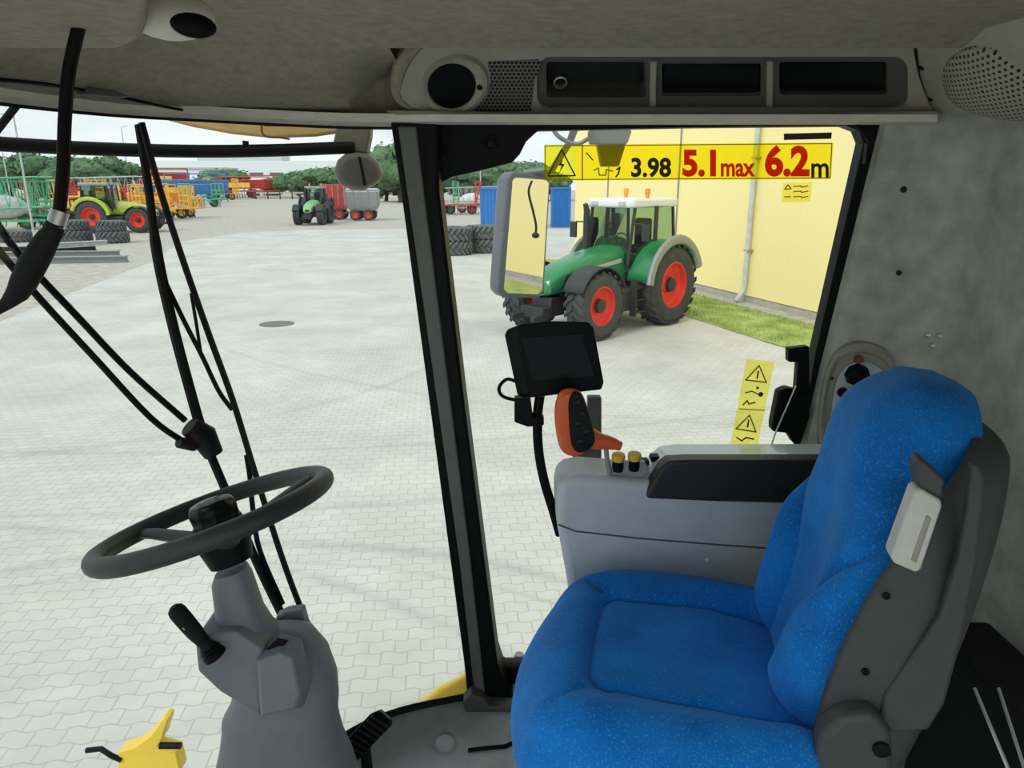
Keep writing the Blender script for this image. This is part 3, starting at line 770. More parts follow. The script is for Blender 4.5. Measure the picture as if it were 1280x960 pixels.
obj('shell_panel', MB().prism([sd(x, y, .004) for x, y in ((1214, 578), (1207, 640), (1196, 700), (1174, 770), (1138, 822), (1106, 868), (1100, 898), (1112, 914), (1160, 912), (1180, 880), (1202, 800), (1222, 700), (1232, 606), (1226, 582))], SN_ * -.02), 'shell', st_t, bevel=.006, seg=3)
obj('adjuster_cover', MB().prism([sd(x, y, .006) for x, y in ((1142, 612), (1150, 609), (1175, 624), (1176, 632), (1150, 710), (1144, 714), (1116, 702), (1112, 694))], SN_ * -.035), 'light_plastic', st_t, bevel=.006, seg=3)
obj('adjuster_recess', MB().prism([sd(x, y, .008) for x, y in ((1156, 640), (1163, 645), (1144, 702), (1136, 698))], SN_ * -.01), 'console_grey', st_t, bevel=.003)
obj('strap_guide', MB().prism([sd(x, y, .005) for x, y in ((1146, 578), (1152, 573), (1180, 598), (1176, 622), (1146, 606))], SN_ * -.04), 'shell', st_t, bevel=.004)
for (x, y) in ((1108, 745), (1082, 840), (1153, 600)): obj('screw', MB().lathe([(.006, 0), (.006, .003), (.003, .004)], sd(x, y, -.002), SN_, 12), 'black', st_t)
obj('recliner', MB().prism([sd(x, y, .03) for x, y in ((1010, 945), (1022, 905), (1048, 880), (1085, 876), (1108, 900), (1112, 945), (1080, 980), (1020, 980))], SN_ * -.05), 'shell', st_t, bevel=.012, seg=3)
obj('recliner_bolt', MB().lathe([(.013, 0), (.013, .006), (.008, .008)], sd(1095, 918, .03), SN_, 12), 'black', st_t)
obj('seat_pan', MB().box((.33, 1.225, 2.255), (.50, .50, .05), Matrix.Rotation(SYAW, 3, 'Z')), 'shell', st_t, bevel=.015)
obj('suspension', MB().lathe([(.17, 0), (.20, .06), (.17, .1), (.20, .16), (.17, .2), (.20, .26), (.17, .3), (.20, .38), (.19, .45)], V((.36, 1.225, 1.79)), (0, 0, 1), 24), 'black_rubber', st_t)

# black boxes behind the seat
o = obj('storage_box', MB().box((1.03, .98, 2.06), (.14, .95, .54)), 'black_rubber', bevel=.01); tag(o, 'black storage box against the rear wall behind the seat', 'box')
sr = MB()
for dx in (0, .05):
    sr.tube([at(1218 + dx * 600, 860, .98), at(1262 + dx * 400, 965, .88)], .003, 6)
o = obj('seat_rail', sr, 'steel'); tag(o, 'thin bright metal rail pair behind the seat back', 'rail')

# ------------------------------------------------------------------ right hand console
ac = thing('armrest_console', 'grey control console with dark arm pad to the right of the seat', 'console', V((.40, 1.69, 1.79)))
def csec(y_, x0, z0, zt, x1=.86, r=.035): pass
YN, YB = 1.60, 1.75
def xz(px, py): p = at(px, py, YN); return p.x, p.z
prof = [(712, 748), (697, 660), (696, 618), (703, 600), (722, 585), (752, 575), (790, 571)]
P3 = [at(x, y, YN) for x, y in ((735, 900), (714, 755), (697, 660), (696, 622), (699, 606))] 
pz = [at(x, y, YN) for x, y in ((708, 600), (726, 596), (756, 598), (810, 604))]
side_poly = [V((p.x, YN, p.z)) for p in P3 + pz] + [V((.86, YN, pz[-1].z)), V((.86, YN, P3[0].z))]
obj('body', MB().prism(side_poly, (0, YB - YN, 0)), 'armbox', ac, bevel=.02, seg=4)
# split line
obj('split_line', MB().tube([at(x, y, YN - .0005) for x, y in ((698, 656), (720, 664), (800, 673), (900, 681), (1000, 688))], .0022, 6), 'console_dark', ac)
lid = [at(x, y, YN) for x, y in ((818, 607), (822, 592), (838, 579), (860, 577))]; rx = .84
obj('arm_lid', MB().prism([V((p.x, YN + .03, p.z)) for p in lid] + [V((rx, YN + .03, lid[-1].z)), V((rx, YN + .03, lid[0].z))], (0, .095, 0)), 'armlid', ac, bevel=.006, seg=3)
pad = [at(x, y, YN - .012) for x, y in ((808, 624), (811, 612), (826, 586), (836, 577), (862, 576))]
obj('arm_pad', MB().prism(pad + [V((rx, YN - .012, pad[-1].z)), V((rx, YN - .012, at(1000, 632, YN - .012).z)), at(900, 628, YN - .012)], (0, .05, 0)), 'armpad', ac, bevel=.008, seg=3)
obj('switch_plate', MB().prism([at(x, y, 1.63) for x, y in ((757, 600), (800, 602), (812, 586), (806, 578), (768, 578))], (0, .02, .0)), 'grey_metal', ac, bevel=.003)
for x, y in ((772, 588), (792, 587)):
    c = at(x, y, 1.635); k_ = obj('knob', MB().lathe([(.013, 0), (.0145, .01), (.013, .030)], c, (0, -.1, 1), 14), 'black', ac)
    obj('knob_cap', MB().lathe([(.0155, .028), (.017, .036), (.0155, .044), (.006, .046)], c, (0, -.1, 1), 14), 'yellow_cap', k_)
for x, y in ((805, 577), (818, 572)): obj('rocker_switch', MB().box(at(x, y, 1.68), (.022, .03, .014)), 'black', ac, bevel=.003)
obj('screw_dot', MB().lathe([(.006, 0), (.004, .002)], at(884, 700, YN), (0, -1, 0), 10), 'armlid', ac)
obj('bracket', MB().prism([at(x, y, 1.84) for x, y in ((716, 585), (717, 566), (734, 560), (735, 497), (752, 497), (752, 580))], (0, .03, 0)), 'console_dark', ac, bevel=.003)
# drive lever
dlv = thing('drive_lever', 'orange multifunction lever with black button face on the console', 'lever', at(770, 592, 1.63))
pathL = [at(x, y, 1.63) for x, y in ((776, 558), (764, 554), (748, 551), (732, 545), (722, 538))]
obj('grip', MB().tube(spline(pathL, 14), [.011, .012, .0135, .015, .0165, .018, .019, .021, .023, .025, .027, .029, .031, .032, .032], 14), 'orange', dlv)
def headring(k, Y, ox=0):
    pts = spline([(709, 485, 0), (724, 488, 0), (733, 505, 0), (737, 530, 0), (738, 552, 0), (728, 567, 0), (714, 570, 0), (701, 562, 0), (695, 540, 0), (693, 512, 0), (698, 492, 0)], 30, True)
    return [at(715 + (p.x - 715) * k + ox, 528 + (p.y - 528) * k, Y) for p in pts]
obj('head', MB().loft([headring(.5, 1.665), headring(.9, 1.655), headring(1, 1.63), headring(.97, 1.605), headring(.8, 1.592)]), 'orange', dlv)
fc = spline([(718, 489, 0), (728, 494, 0), (735, 512, 0), (742, 535, 0), (743, 552, 0), (735, 563, 0), (722, 565, 0), (714, 555, 0), (711, 525, 0), (711, 500, 0)], 30, True)
def fcr(k, Y): return [at(727 + (p.x - 727) * k, 528 + (p.y - 528) * k, Y) for p in fc]
fo = obj('button_face', MB().loft([fcr(1, 1.61), fcr(1, 1.592), fcr(.9, 1.585), fcr(.4, 1.583)]), 'black_rubber', dlv)
for x, y in ((722, 503), (728, 518), (722, 530), (733, 540), (725, 552)): obj('button', MB().lathe([(.008, 0), (.0075, .004), (.003, .005)], at(x, y, 1.584), (0, -1, 0), 12), 'black_gloss', fo)
obj('stem', MB().tube([at(757, 556, 1.63), at(759, 575, 1.63), at(764, 600, 1.63)], .006, 8), 'grey_metal', dlv)

# monitor on its arm
mn = thing('monitor', 'black flat monitor with dark screen on a curved arm before the side window', 'monitor', at(692, 655, 1.70))
def mq(poly, Y0, Y1):  # tilt
    return [at(x, y, Y0 + (x - 650) / 100 * Y1) for x, y in poly]
fpoly = [(646, 412), (650, 405), (690, 401), (735, 402), (742, 409), (755, 478), (752, 487), (668, 496), (660, 492)]
bpoly = [(630, 419), (634, 411), (690, 405), (735, 406), (740, 412), (752, 478), (748, 486), (655, 498), (646, 494)]
obj('casing', MB().loft([mq(fpoly, 1.66, .01), mq(bpoly, 1.70, .005)]), 'black', mn, bevel=.004, seg=3)
obj('screen', MB().prism(mq([(652, 422), (728, 418), (742, 470), (666, 476)], 1.658, .01), (0, .004, 0)), 'screen', mn)
lp = spline([at(x, y, 1.71) for x, y in ((648, 478), (634, 474), (624, 484), (628, 495), (645, 500), (660, 500))], 24)
obj('cable', MB().tube(lp, .0045, 8), 'black', mn)
obj('clamp', MB().prism([at(x, y, 1.70) for x, y in ((643, 498), (663, 498), (666, 520), (680, 522), (680, 532), (660, 534), (643, 528))], (0, .03, 0)), 'black', mn, bevel=.003)
obj('arm', MB().tube(spline([at(x, y, 1.72) for x, y in ((675, 494), (672, 520), (673, 560), (680, 600), (692, 640), (700, 668))], 24), .0125, 10), 'black', mn)

# latch on the side window, warning stickers
lt = thing('window_latch', 'black window latch handle beside the lower sticker', 'latch', at(990, 550, 1.90))
obj('handle', MB().prism([at(x, y, 1.90) for x, y in ((986, 436), (1012, 433), (1013, 500), (1006, 510), (994, 505), (998, 453), (986, 453))], (0, .03, 0)), 'black', lt, bevel=.004)
obj('body', MB().prism([at(x, y, 1.895) for x, y in ((974, 490), (985, 485), (1010, 492), (1013, 520), (1000, 560), (992, 554), (985, 542), (966, 540), (966, 530))], (0, .04, 0)), 'black', lt, bevel=.006)
obj('pull_cord', MB().tube(spline([at(x, y, 1.885) for x, y in ((995, 482), (985, 505), (974, 530), (968, 545), (964, 557))], 16), .0022, 6), 'steel', lt)

# oval knob panel on the rear quarter
kp = thing('knob_panel', 'grey moulded oval panel with black knobs half hidden by the seat', 'panel', onwall(1075, 500)[0])
def op(P, off): return [onwall(x, y, off)[0] for x, y in P]
ovl = [(p.x, p.y) for p in spline([(1022, 555, 0), (1024, 500, 0), (1034, 455, 0), (1050, 433, 0), (1075, 425, 0), (1105, 434, 0), (1119, 455, 0), (1124, 500, 0), (1124, 570, 0), (1100, 600, 0), (1040, 600, 0)], 44, True)]
def sca(k): return [(1074 + (x - 1074) * k, 512 + (y - 512) * k) for x, y in ovl]
obj('bezel', MB().loft([op(sca(1), -.004), op(sca(.97), .014), op(sca(.90), .018), op(sca(.84), .012), op(sca(.82), .004), op(sca(.1), .003)], False), 'console_grey', kp)
obj('plate', MB().prism([onwall(x, y, .004)[0] for x, y in sca(.70)], (0, -.006, 0)), 'armbox', kp, bevel=.002)
p, nn = onwall(1068, 467, .008); kb_ = obj('knob', MB().lathe([(.032, 0), (.030, .02), (.02, .028), (.012, .03)], p, nn, 8), 'black', kp)
p, nn = onwall(1051, 489, .008); obj('knob', MB().lathe([(.014, 0), (.014, .02), (.008, .024)], p, nn, 14), 'black', kp)
p, nn = onwall(1040, 472, .012); obj('screw', MB().lathe([(.005, 0), (.004, .003)], p, nn, 10), 'cavity', kp)
p, nn = onwall(1071, 448, .008); obj('lock_barrel', MB().lathe([(.012, 0), (.011, .01), (.004, .011)], p, nn, 12), 'brown', kp)

# height sticker
YSK = 1.945
hs = thing('height_sticker', 'long yellow transport height sticker across the top of the side window', 'sticker', at(860, 225, YSK))
obj('backing', MB().add([at(x, y, YSK) for x, y in ((680, 181), (1042, 178), (1039, 224), (680, 226))], [(0, 1, 2, 3)]), 'sticker', hs, flat=True)
YI = YSK - .0015
def strokes(name, P, wpx, m, parent, Y=YI, closed=False):
    mb = MB(); n_ = len(P)
    for i in range(n_ if closed else n_ - 1):
        a, b = V(P[i]).to_2d(), V(P[(i + 1) % n_]).to_2d(); d_ = (b - a).normalized(); q_ = V((-d_.y, d_.x)) * wpx / 2
        a = a - d_ * wpx * .3; b = b + d_ * wpx * .3
        mb.prism([at(*(a + q_), Y), at(*(b + q_), Y), at(*(b - q_), Y), at(*(a - q_), Y)], (0, .0008, 0))
    return obj(name, mb, m, parent, flat=True)
strokes('border', [(681.5, 182.5), (1040, 179.5), (1037.5, 222.5), (681.5, 224.5)], 1.2, 'ink_faint', hs, YI, True)
strokes('divider', [(728, 181), (728, 225)], 1.3, 'ink', hs)
strokes('triangle', [(702, 187), (719, 219.5), (685, 220)], 1.8, 'ink', hs, YI, True)
obj('bolt_symbol', MB().prism([at(x, y, YI) for x, y in ((704, 198), (698, 207), (702, 207), (699, 216), (706, 205), (702, 205))], (0, .0008, 0)), 'ink', hs, flat=True)
strokes('pictogram', [(733, 191), (741, 200)], 1.6, 'ink', hs)
strokes('pictogram', [(771, 212), (775, 209), (773, 217), (770, 221)], 2, 'ink', hs)
strokes('pictogram', [(742, 213), (748, 210), (749, 219), (757, 219), (758, 212), (766, 214)], 1.5, 'ink_faint', hs)
text('figures', '3.98', 'ink', hs, 789, 839, 222, 197, YI, .034)
text('figures', '5.1', 'red_ink', hs, 853, 895, 221, 187, YI, .045)
text('word', 'max', 'red_ink', hs, 901, 944, 221, 204, YI, .03)
text('figures', '6.2', 'red_ink', hs, 956, 1012, 221, 181, YI, .045)
text('unit', 'm', 'ink', hs, 1014, 1036, 222, 204, YI, .02)
ss = thing('notice_sticker', 'tiny yellow notice sticker below the height sticker', 'sticker', at(995, 252, YSK))
obj('backing', MB().add([at(x, y, YSK) for x, y in ((979, 229), (1015, 228), (1013, 252), (977, 253))], [(0, 1, 2, 3)]), 'sticker_pale', ss, flat=True)
strokes('triangle', [(985, 231), (989, 236), (981, 236.5)], 1.2, 'ink', ss, YI, True)
for k in range(3): strokes('text_line', [(992, 233 + k * 6.5), (1001, 232.5 + k * 6.5), (1002, 234 + k * 6.5), (1010, 232.5 + k * 6.5)], 1.3, 'ink_faint', ss)
strokes('text_line', [(981, 246), (988, 246)], 1.5, 'ink_faint', ss)
dk = obj('dark_label', MB().prism([at(x, y, YSK) for x, y in ((980, 167), (1040, 165.5), (1039, 173.5), (980, 175))], (0, .001, 0)), 'ink', flat=True)
tag(dk, 'narrow dark label strip at the top edge of the side window', 'sticker')
ws = thing('warning_sticker', 'tall yellow warning sticker with two triangles low on the side window', 'sticker', at(940, 560, YSK))
obj('backing', MB().add([at(x, y, YSK) for x, y in ((933, 449), (968, 452), (946, 561), (912, 561))], [(0, 1, 2, 3)]), 'sticker_pale', ws, flat=True)
strokes('triangle', [(949, 457), (958, 478), (932, 475)], 1.7, 'ink_faint', ws, YI, True)
strokes('mark', [(948, 464), (946.5, 473)], 1.9, 'ink', ws)
strokes('triangle', [(937, 519), (945, 540), (920, 536)], 1.7, 'ink_faint', ws, YI, True)
strokes('mark', [(936, 525), (934.5, 534)], 1.9, 'ink', ws)
obj('pictogram', MB().lathe([(.007, 0), (.007, .0008)], at(951, 493, YI), (0, 1, 0), 12).lathe([(.004, 0), (.004, .0008)], at(947, 485, YI), (0, 1, 0), 10), 'ink', ws, flat=True)
strokes('pictogram', [(932, 491), (940, 489), (948, 493)], 1.6, 'ink_faint', ws)
strokes('text_line', [(929, 506), (934, 501), (936, 505), (944, 503)], 1.8, 'ink_faint', ws)
strokes('divider', [(924, 511), (956, 513)], 1, 'ink_faint', ws)
strokes('text_line', [(921, 547), (927, 551), (933, 547), (942, 549)], 1.8, 'ink', ws)
strokes('text_line', [(918, 556), (924, 557)], 1.5, 'ink_faint', ws)

# ------------------------------------------------------------------ outside the cab, on the machine
hr = thing('grab_rail', 'long black grab rail outside the top of the windscreen', 'rail', at(200, 187, 1.95))
rail = spline([at(x, y, Y) for x, y, Y in ((-120, 172, 1.70), (0, 180, 1.82), (120, 186, 1.98), (240, 189, 2.10), (340, 188, 2.16), (444, 184, 2.18))], 40)
obj('tube', MB().tube(rail, .0175, 12), 'black', hr)
obj('rail_clip', MB().tube([at(307, 176, 2.14), at(307, 190, 2.14)], .009, 8), 'black', hr)
o = obj('mirror_stay', MB().tube([at(-40, 210, 1.75), at(0, 158, 1.75), at(22, 130, 1.75)], .009, 8), 'black'); tag(o, 'thin black stay slanting outside the upper corner of the windscreen', 'stay')
YM = 3.1
wl_ = thing('work_lamp', 'olive grey round work lamp hanging outside beside the front pillar', 'lamp', at(448, 165, 2.2))
def wlr(k, Y, sx=0):
    P = [(447, 190), (462, 192), (474, 203), (479, 218), (474, 228), (456, 238), (440, 238), (424, 230), (417, 214), (422, 200), (432, 192)]
    return [at(448 + (x - 448) * k + sx, 214 + (y - 214) * k, Y) for x, y in P]
obj('housing', MB().loft([wlr(.75, 2.135), wlr(.96, 2.15), wlr(1, 2.18), wlr(.98, 2.24), wlr(.6, 2.30)]), 'lamp_olive', wl_, bevel=.005)
obj('seam', MB().tube([at(x, y, 2.133) for x, y in ((449, 196), (453, 215), (456, 232))], .004, 6), 'black', wl_)
obj('bracket', MB().prism([at(x, y, 2.17) for x, y in ((424, 140), (464, 140), (462, 172), (458, 192), (430, 190), (416, 178), (418, 170))], (0, .05, 0)), 'lamp_olive', wl_, bevel=.005)
rv = MB(); e0 = [(200, 140), (205, 151), (240, 160), (290, 169), (340, 174), (395, 172), (428, 167), (432, 140)]
rv.prism([at(x, y, 2.06 + .0006 * (x - 200)) for x, y in e0], (-.02, .35, .10))
vo = obj('roof_overhang', rv, 'roof_ochre', bevel=.015, seg=3); tag(vo, 'ochre yellow roof overhang outside above the windscreen', 'roof edge')
vc = obj('overhang_cable', MB().tube(spline([at(x, y, 2.08) for x, y in ((327, 157), (328, 166), (334, 171), (350, 172), (362, 174))], 16), .003, 6), 'brown', vo)
obj('overhang_gap', MB().prism([at(x, y, 2.04) for x, y in ((328, 152), (398, 152), (398, 157), (328, 157))], (0, .03, 0)), 'black', vo)
mr = thing('wing_mirror', 'tall rounded rear view mirror outside the side window reflecting the yellow hall', 'mirror', at(650, 215, YM))
MC = at(655, 294, YM); MNn = V((.40, -.917, .0)).normalized(); MT = V((.917, .40, 0)).normalized()
def mp(px, py, off=0): return onplane(px, py, MC, MNn) + MNn * off
mo = [(634, 222), (640, 214), (682, 217), (688, 225), (680, 364), (674, 372), (630, 372), (622, 364)]
case = MB().loft([[mp(x, y, .004) for x, y in mo], [mp(655 + (x - 655) * .97, 294 + (y - 294) * .99, -.06) - MT * .013 for x, y in mo], [mp(655 + (x - 655) * .8, 294 + (y - 294) * .93, -.105) - MT * .018 for x, y in mo]])
obj('housing', case, 'mirror_case', mr, bevel=.008, seg=3)
mi = [(640, 225), (644, 222), (682, 225), (685, 229), (677, 362), (672, 368), (634, 366), (629, 361)]
obj('mirror_glass', MB().prism([mp(x, y, .007) for x, y in mi], -MNn * .004), 'mirror', mr, flat=True)
obj('mirror_arm', MB().tube([at(655, 216, YM + .03), at(690, 212, YM), at(712, 178, 2.9), at(722, 150, 2.5), at(725, 130, 2.15)], .014, 8), 'mirror_case', mr)
wc = obj('cord_reflection', MB().tube(spline([mp(x, y, .0125) for x, y in ((664, 226), (660, 240), (665, 262), (669, 280), (669, 292))], 20), .003, 6).ell(mp(668, 294, .014), (.016, .006, .012), 10, 6), 'cord', mr)  # reflected cable modelled as a cord laid close over the mirror glass
wl2 = thing('roof_work_lamp', 'grey box work lamp hanging outside over the height sticker', 'lamp', at(762, 150, 2.5))
obj('housing', MB().loft([[at(x, y, 2.45) for x, y in ((734, 166), (738, 161), (786, 160), (790, 164), (784, 180), (736, 181))], [at(x, y, 2.6) for x, y in ((740, 166), (742, 163), (780, 163), (784, 166), (778, 178), (742, 178))]]), 'grey_metal', wl2, bevel=.004)
obj('lamp_neck', MB().prism([at(x, y, 2.62) for x, y in ((745, 172), (785, 172), (774, 208), (752, 208))], (0, .05, 0)), 'lamp_olive', wl2, bevel=.004)
obj('wiring', MB().tube(spline([at(x, y, 2.5) for x, y in ((690, 160), (700, 172), (720, 180), (738, 172))], 12), .008, 6), 'grey_metal', wl2)
obj('hanger', MB().tube([at(762, 163, 2.5), at(762, 110, 2.45)], .015, 8), 'grey_metal', wl2)
fd = MB(); fp = [(500, 905), (522, 880), (548, 860), (590, 838), (612, 834), (612, 940), (500, 940)]
fd.loft([[at(x, y, 2.12) for x, y in fp], [at(556 + (x - 556) * 1.06, 890 + (y - 890) * 1.06, 2.3) for x, y in fp], [at(556 + (x - 556) * .9, 890 + (y - 890) * .9, 2.6) for x, y in fp]])
o = obj('body_panel', fd, 'yellow_paint', bevel=.02, seg=4); tag(o, 'yellow rounded body panel outside below the front pillar', 'body panel')
yl = thing('header_linkage', 'yellow steel linkage arm outside below the windscreen', 'linkage', at(170, 940, 2.2))
obj('arm', MB().prism([at(x, y, 2.2) for x, y in ((146, 965), (148, 940), (168, 934), (186, 921), (203, 898), (210, 901), (203, 924), (196, 934), (220, 941), (226, 965))], (0, .06, 0)), 'yellow_paint', yl, bevel=.006)
obj('pin', MB().cyl(at(200, 932, 2.17), at(226, 932, 2.17), .012), 'black', yl)
obj('support', MB().tube([at(185, 962, 2.23), V((at(185, 962, 2.23).x, 2.23, -.005))], .03, 10), 'yellow_paint', yl)
obj('hose', MB().tube([at(108, 938, 2.2), at(126, 936, 2.2), at(140, 945, 2.2), at(152, 950, 2.2)], .010, 8), 'black', yl)
gk = obj('sill_peg', MB().lathe([(.02, 0), (.022, .03), (.014, .05)], at(649, 834, 2.02), (0, 0, 1), 14), 'grey_metal'); tag(gk, 'small grey peg outside the lower edge of the side window', 'peg')

# ================================================================== THE YARD
def gnd(px, py): return atz(px, py, 0)
struct('ground', MB().prism([(-260, -60, -.02), (260, -60, -.02), (260, 420, -.02), (-260, 420, -.02)], (0, 0, -.3)), 'gravel')
pv = [gnd(x, y) for x, y in ((-420, 590), (0, 402), (110, 358), (190, 327), (226, 302), (300, 291), (400, 287), (540, 286))] + [V((45, 56, 0)), V((60, -25, 0)), V((-40, -25, 0))]
struct('path', MB().prism([V((p.x, p.y, 0)) for p in pv], (0, 0, -.05)), 'paving', flat=True)
c = gnd(346, 405)
o = obj('manhole_cover', MB().lathe([(.42, .0), (.42, .006), (.40, .007)], c, (0, 0, 1), 28), 'manhole'); tag(o, 'round dark manhole cover in the paved yard', 'manhole')

# hall
WA = V((7.67, 17.7, 0)); WD = V((-.299, .954, 0)).normalized(); WN = V((-WD.y, WD.x, 0))
if WN.x > 0: WN = -WN
def wpt(t, z=0, off=0): return WA + WD * t + WN * off + V((0, 0, z))
hall = thing('hall', 'long pale yellow clad industrial hall along the yard', 'building', wpt(16))
frW = Matrix(((WD.x, -WN.x, 0, WA.x), (WD.y, -WN.y, 0, WA.y), (0, 0, 1, 0), (0, 0, 0, 1)))
T0, T1 = -62, 16.2
obj('wall', MB().prism([wpt(T0, .22), wpt(T1, .22), wpt(T1, .22, -14), wpt(T0, .22, -14)], (0, 0, 8.4)), 'cladding', hall, frame=frW)
obj('plinth', MB().prism([wpt(T0, 0, -.03), wpt(T1 - .02, 0, -.03), wpt(T1 - .02, 0, -13.9), wpt(T0, 0, -13.9)], (0, 0, .23)), 'plinth', hall)
obj('roof_edge', MB().prism([wpt(T0, 8.6, .25), wpt(T1 + .2, 8.6, .25), wpt(T1 + .2, 8.6, -14.2), wpt(T0, 8.6, -14.2)], (0, 0, .3)), 'grey_metal', hall)
def tpix(px):   # wall parameter seen at a pixel column near the horizon
    best = None
    for i in range(-200, 400):
        t = i * .05; p = wpt(t, 3.0) - CAM; dep = p.y * ct - p.z * st
        x = 640 + F * p.x / dep
        if best is None or abs(x - px) < best[0]: best = (abs(x - px), t)
    return best[1]
for px, m_, w_ in ((848, 'brown', .05), (760, 'brown', .05)):
    t = tpix(px); obj('joint_strip', MB().box(wpt(t, 4.4, .015), (w_, .05, 7.9), Matrix.Rotation(math.atan2(WD.y, WD.x), 3, 'Z')), 'grey_metal', hall)
t = tpix(945)
dp = obj('downpipe', MB().tube([wpt(t, 8.4, .12), wpt(t, .5, .12), wpt(t, .32, .18), wpt(t, .08, .36)], .075, 12), 'implement_grey', hall)
for z in (1.5, 4, 6.5): obj('pipe_bracket', MB().box(wpt(t, z, .08), (.2, .2, .05), Matrix.Rotation(math.atan2(WD.y, WD.x), 3, 'Z')), 'grey_metal', dp)
# narrow gravel strip and lawn
struct('trim_9', MB().prism([wpt(T0, .0, .55), wpt(T1, .0, .55), wpt(T1, 0, -.02), wpt(T0, 0, -.02)], (0, 0, .03)), 'plinth', flat=True)
gm = MB(); rowsG = []
for i in range(0, 141):
    t = T0 + (T1 - T0) * i / 140
    rowsG.append([wpt(t, .05 * math.sin(math.pi * min(max(k / 6, .0), 1)) + .01 + .02 * noise.noise(V((t * .8, k, 0))), .52 + 2.26 * k / 6 + (.06 * noise.noise(V((t * 2, 3, 0))) if k == 6 else 0)) for k in range(7)])
gm.grid(rowsG)
for i in range(9000):
    t = random.uniform(-7, 14); o_ = random.uniform(.55, 2.8); p = wpt(t, .02, o_); h = random.uniform(.03, .09); a = random.uniform(0, 6.28); w_ = .012
    d_ = V((math.cos(a) * w_, math.sin(a) * w_, 0)); lean = V((random.uniform(-.03, .03), random.uniform(-.03, .03), h + .03))
    gm.add([p - d_, p + d_, p + lean], [(0, 1, 2)])
tag(obj('grass', gm, 'grass', flat=True), 'strip of mown green grass between the paved yard and the hall', 'grass', kind='stuff')

# ------------------------------------------------------------------ tyres and tractors
def tyre_mb(Rw, w, o=(0, 0, 0), lugs=22, rimr=.55, lug=.05):
    """tyre standing with its axle along y"""
    m = MB(); o = V(o); ri = Rw * rimr; R0 = Rw - lug
    prof = [(ri, -w * .36), (ri * 1.04, -w * .44), (ri + (R0 - ri) * .5, -w * .5), (R0 - .08 * Rw, -w * .47), (R0, -w * .38), (R0 + .01, 0), (R0, w * .38), (R0 - .08 * Rw, w * .47), (ri + (R0 - ri) * .5, w * .5), (ri * 1.04, w * .44), (ri, w * .36)]
    n = 40; rings = []
    for k in range(n):
        a = 2 * math.pi * k / n; rings.append([o + V((r * math.cos(a), y, r * math.sin(a))) for r, y in prof])
    rings.append(rings[0]); m.loft(rings, False, True)
    for sgn in (-1, 1):
        for k in range(lugs):
            a0 = 2 * math.pi * (k + (.5 if sgn > 0 else 0)) / lugs; da = 2 * math.pi / lugs
            for (f0, f1) in ((0, 1),):
                pts = []
                for (yy, sh) in ((.02, .95), (.3, .45), (.48, 0)):
                    for wd in (0, .42):
                        a = a0 + (sh + wd) * da; r1 = Rw if yy < .4 else Rw - lug * .45
                        for r in (R0 - .02, r1): pts.append(o + V((r * math.cos(a), sgn * yy * w, r * math.sin(a))))
                # pts: per section 4: (w0,in),(w0,out),(w1,in),(w1,out)
                rg_ = [[pts[4 * q + 0], pts[4 * q + 1], pts[4 * q + 3], pts[4 * q + 2]] for q in range(3)]
                m.loft(rg_)
    return m
def rim_mb(Rw, w, side_, rimr=.55, n=28, o=(0, 0, 0)):
    ri = Rw * rimr
    m = MB(); y = lambda q: q * side_
    m.lathe([(ri * 1.05, y(w * .42)), (ri * .97, y(w * .43)), (ri * .93, y(w * .22)), (ri * .80, y(w * .12)), (ri * .42, y(w * .10)), (ri * .36, y(w * .20)), (ri * .30, y(w * .24)), (.02, y(w * .25))], o, (0, 1, 0), n, False)
    m.lathe([(ri * 1.04, y(-w * .42)), (ri * .9, y(-w * .2)), (.02, y(-w * .2))], o, (0, 1, 0), n, False)
    return m
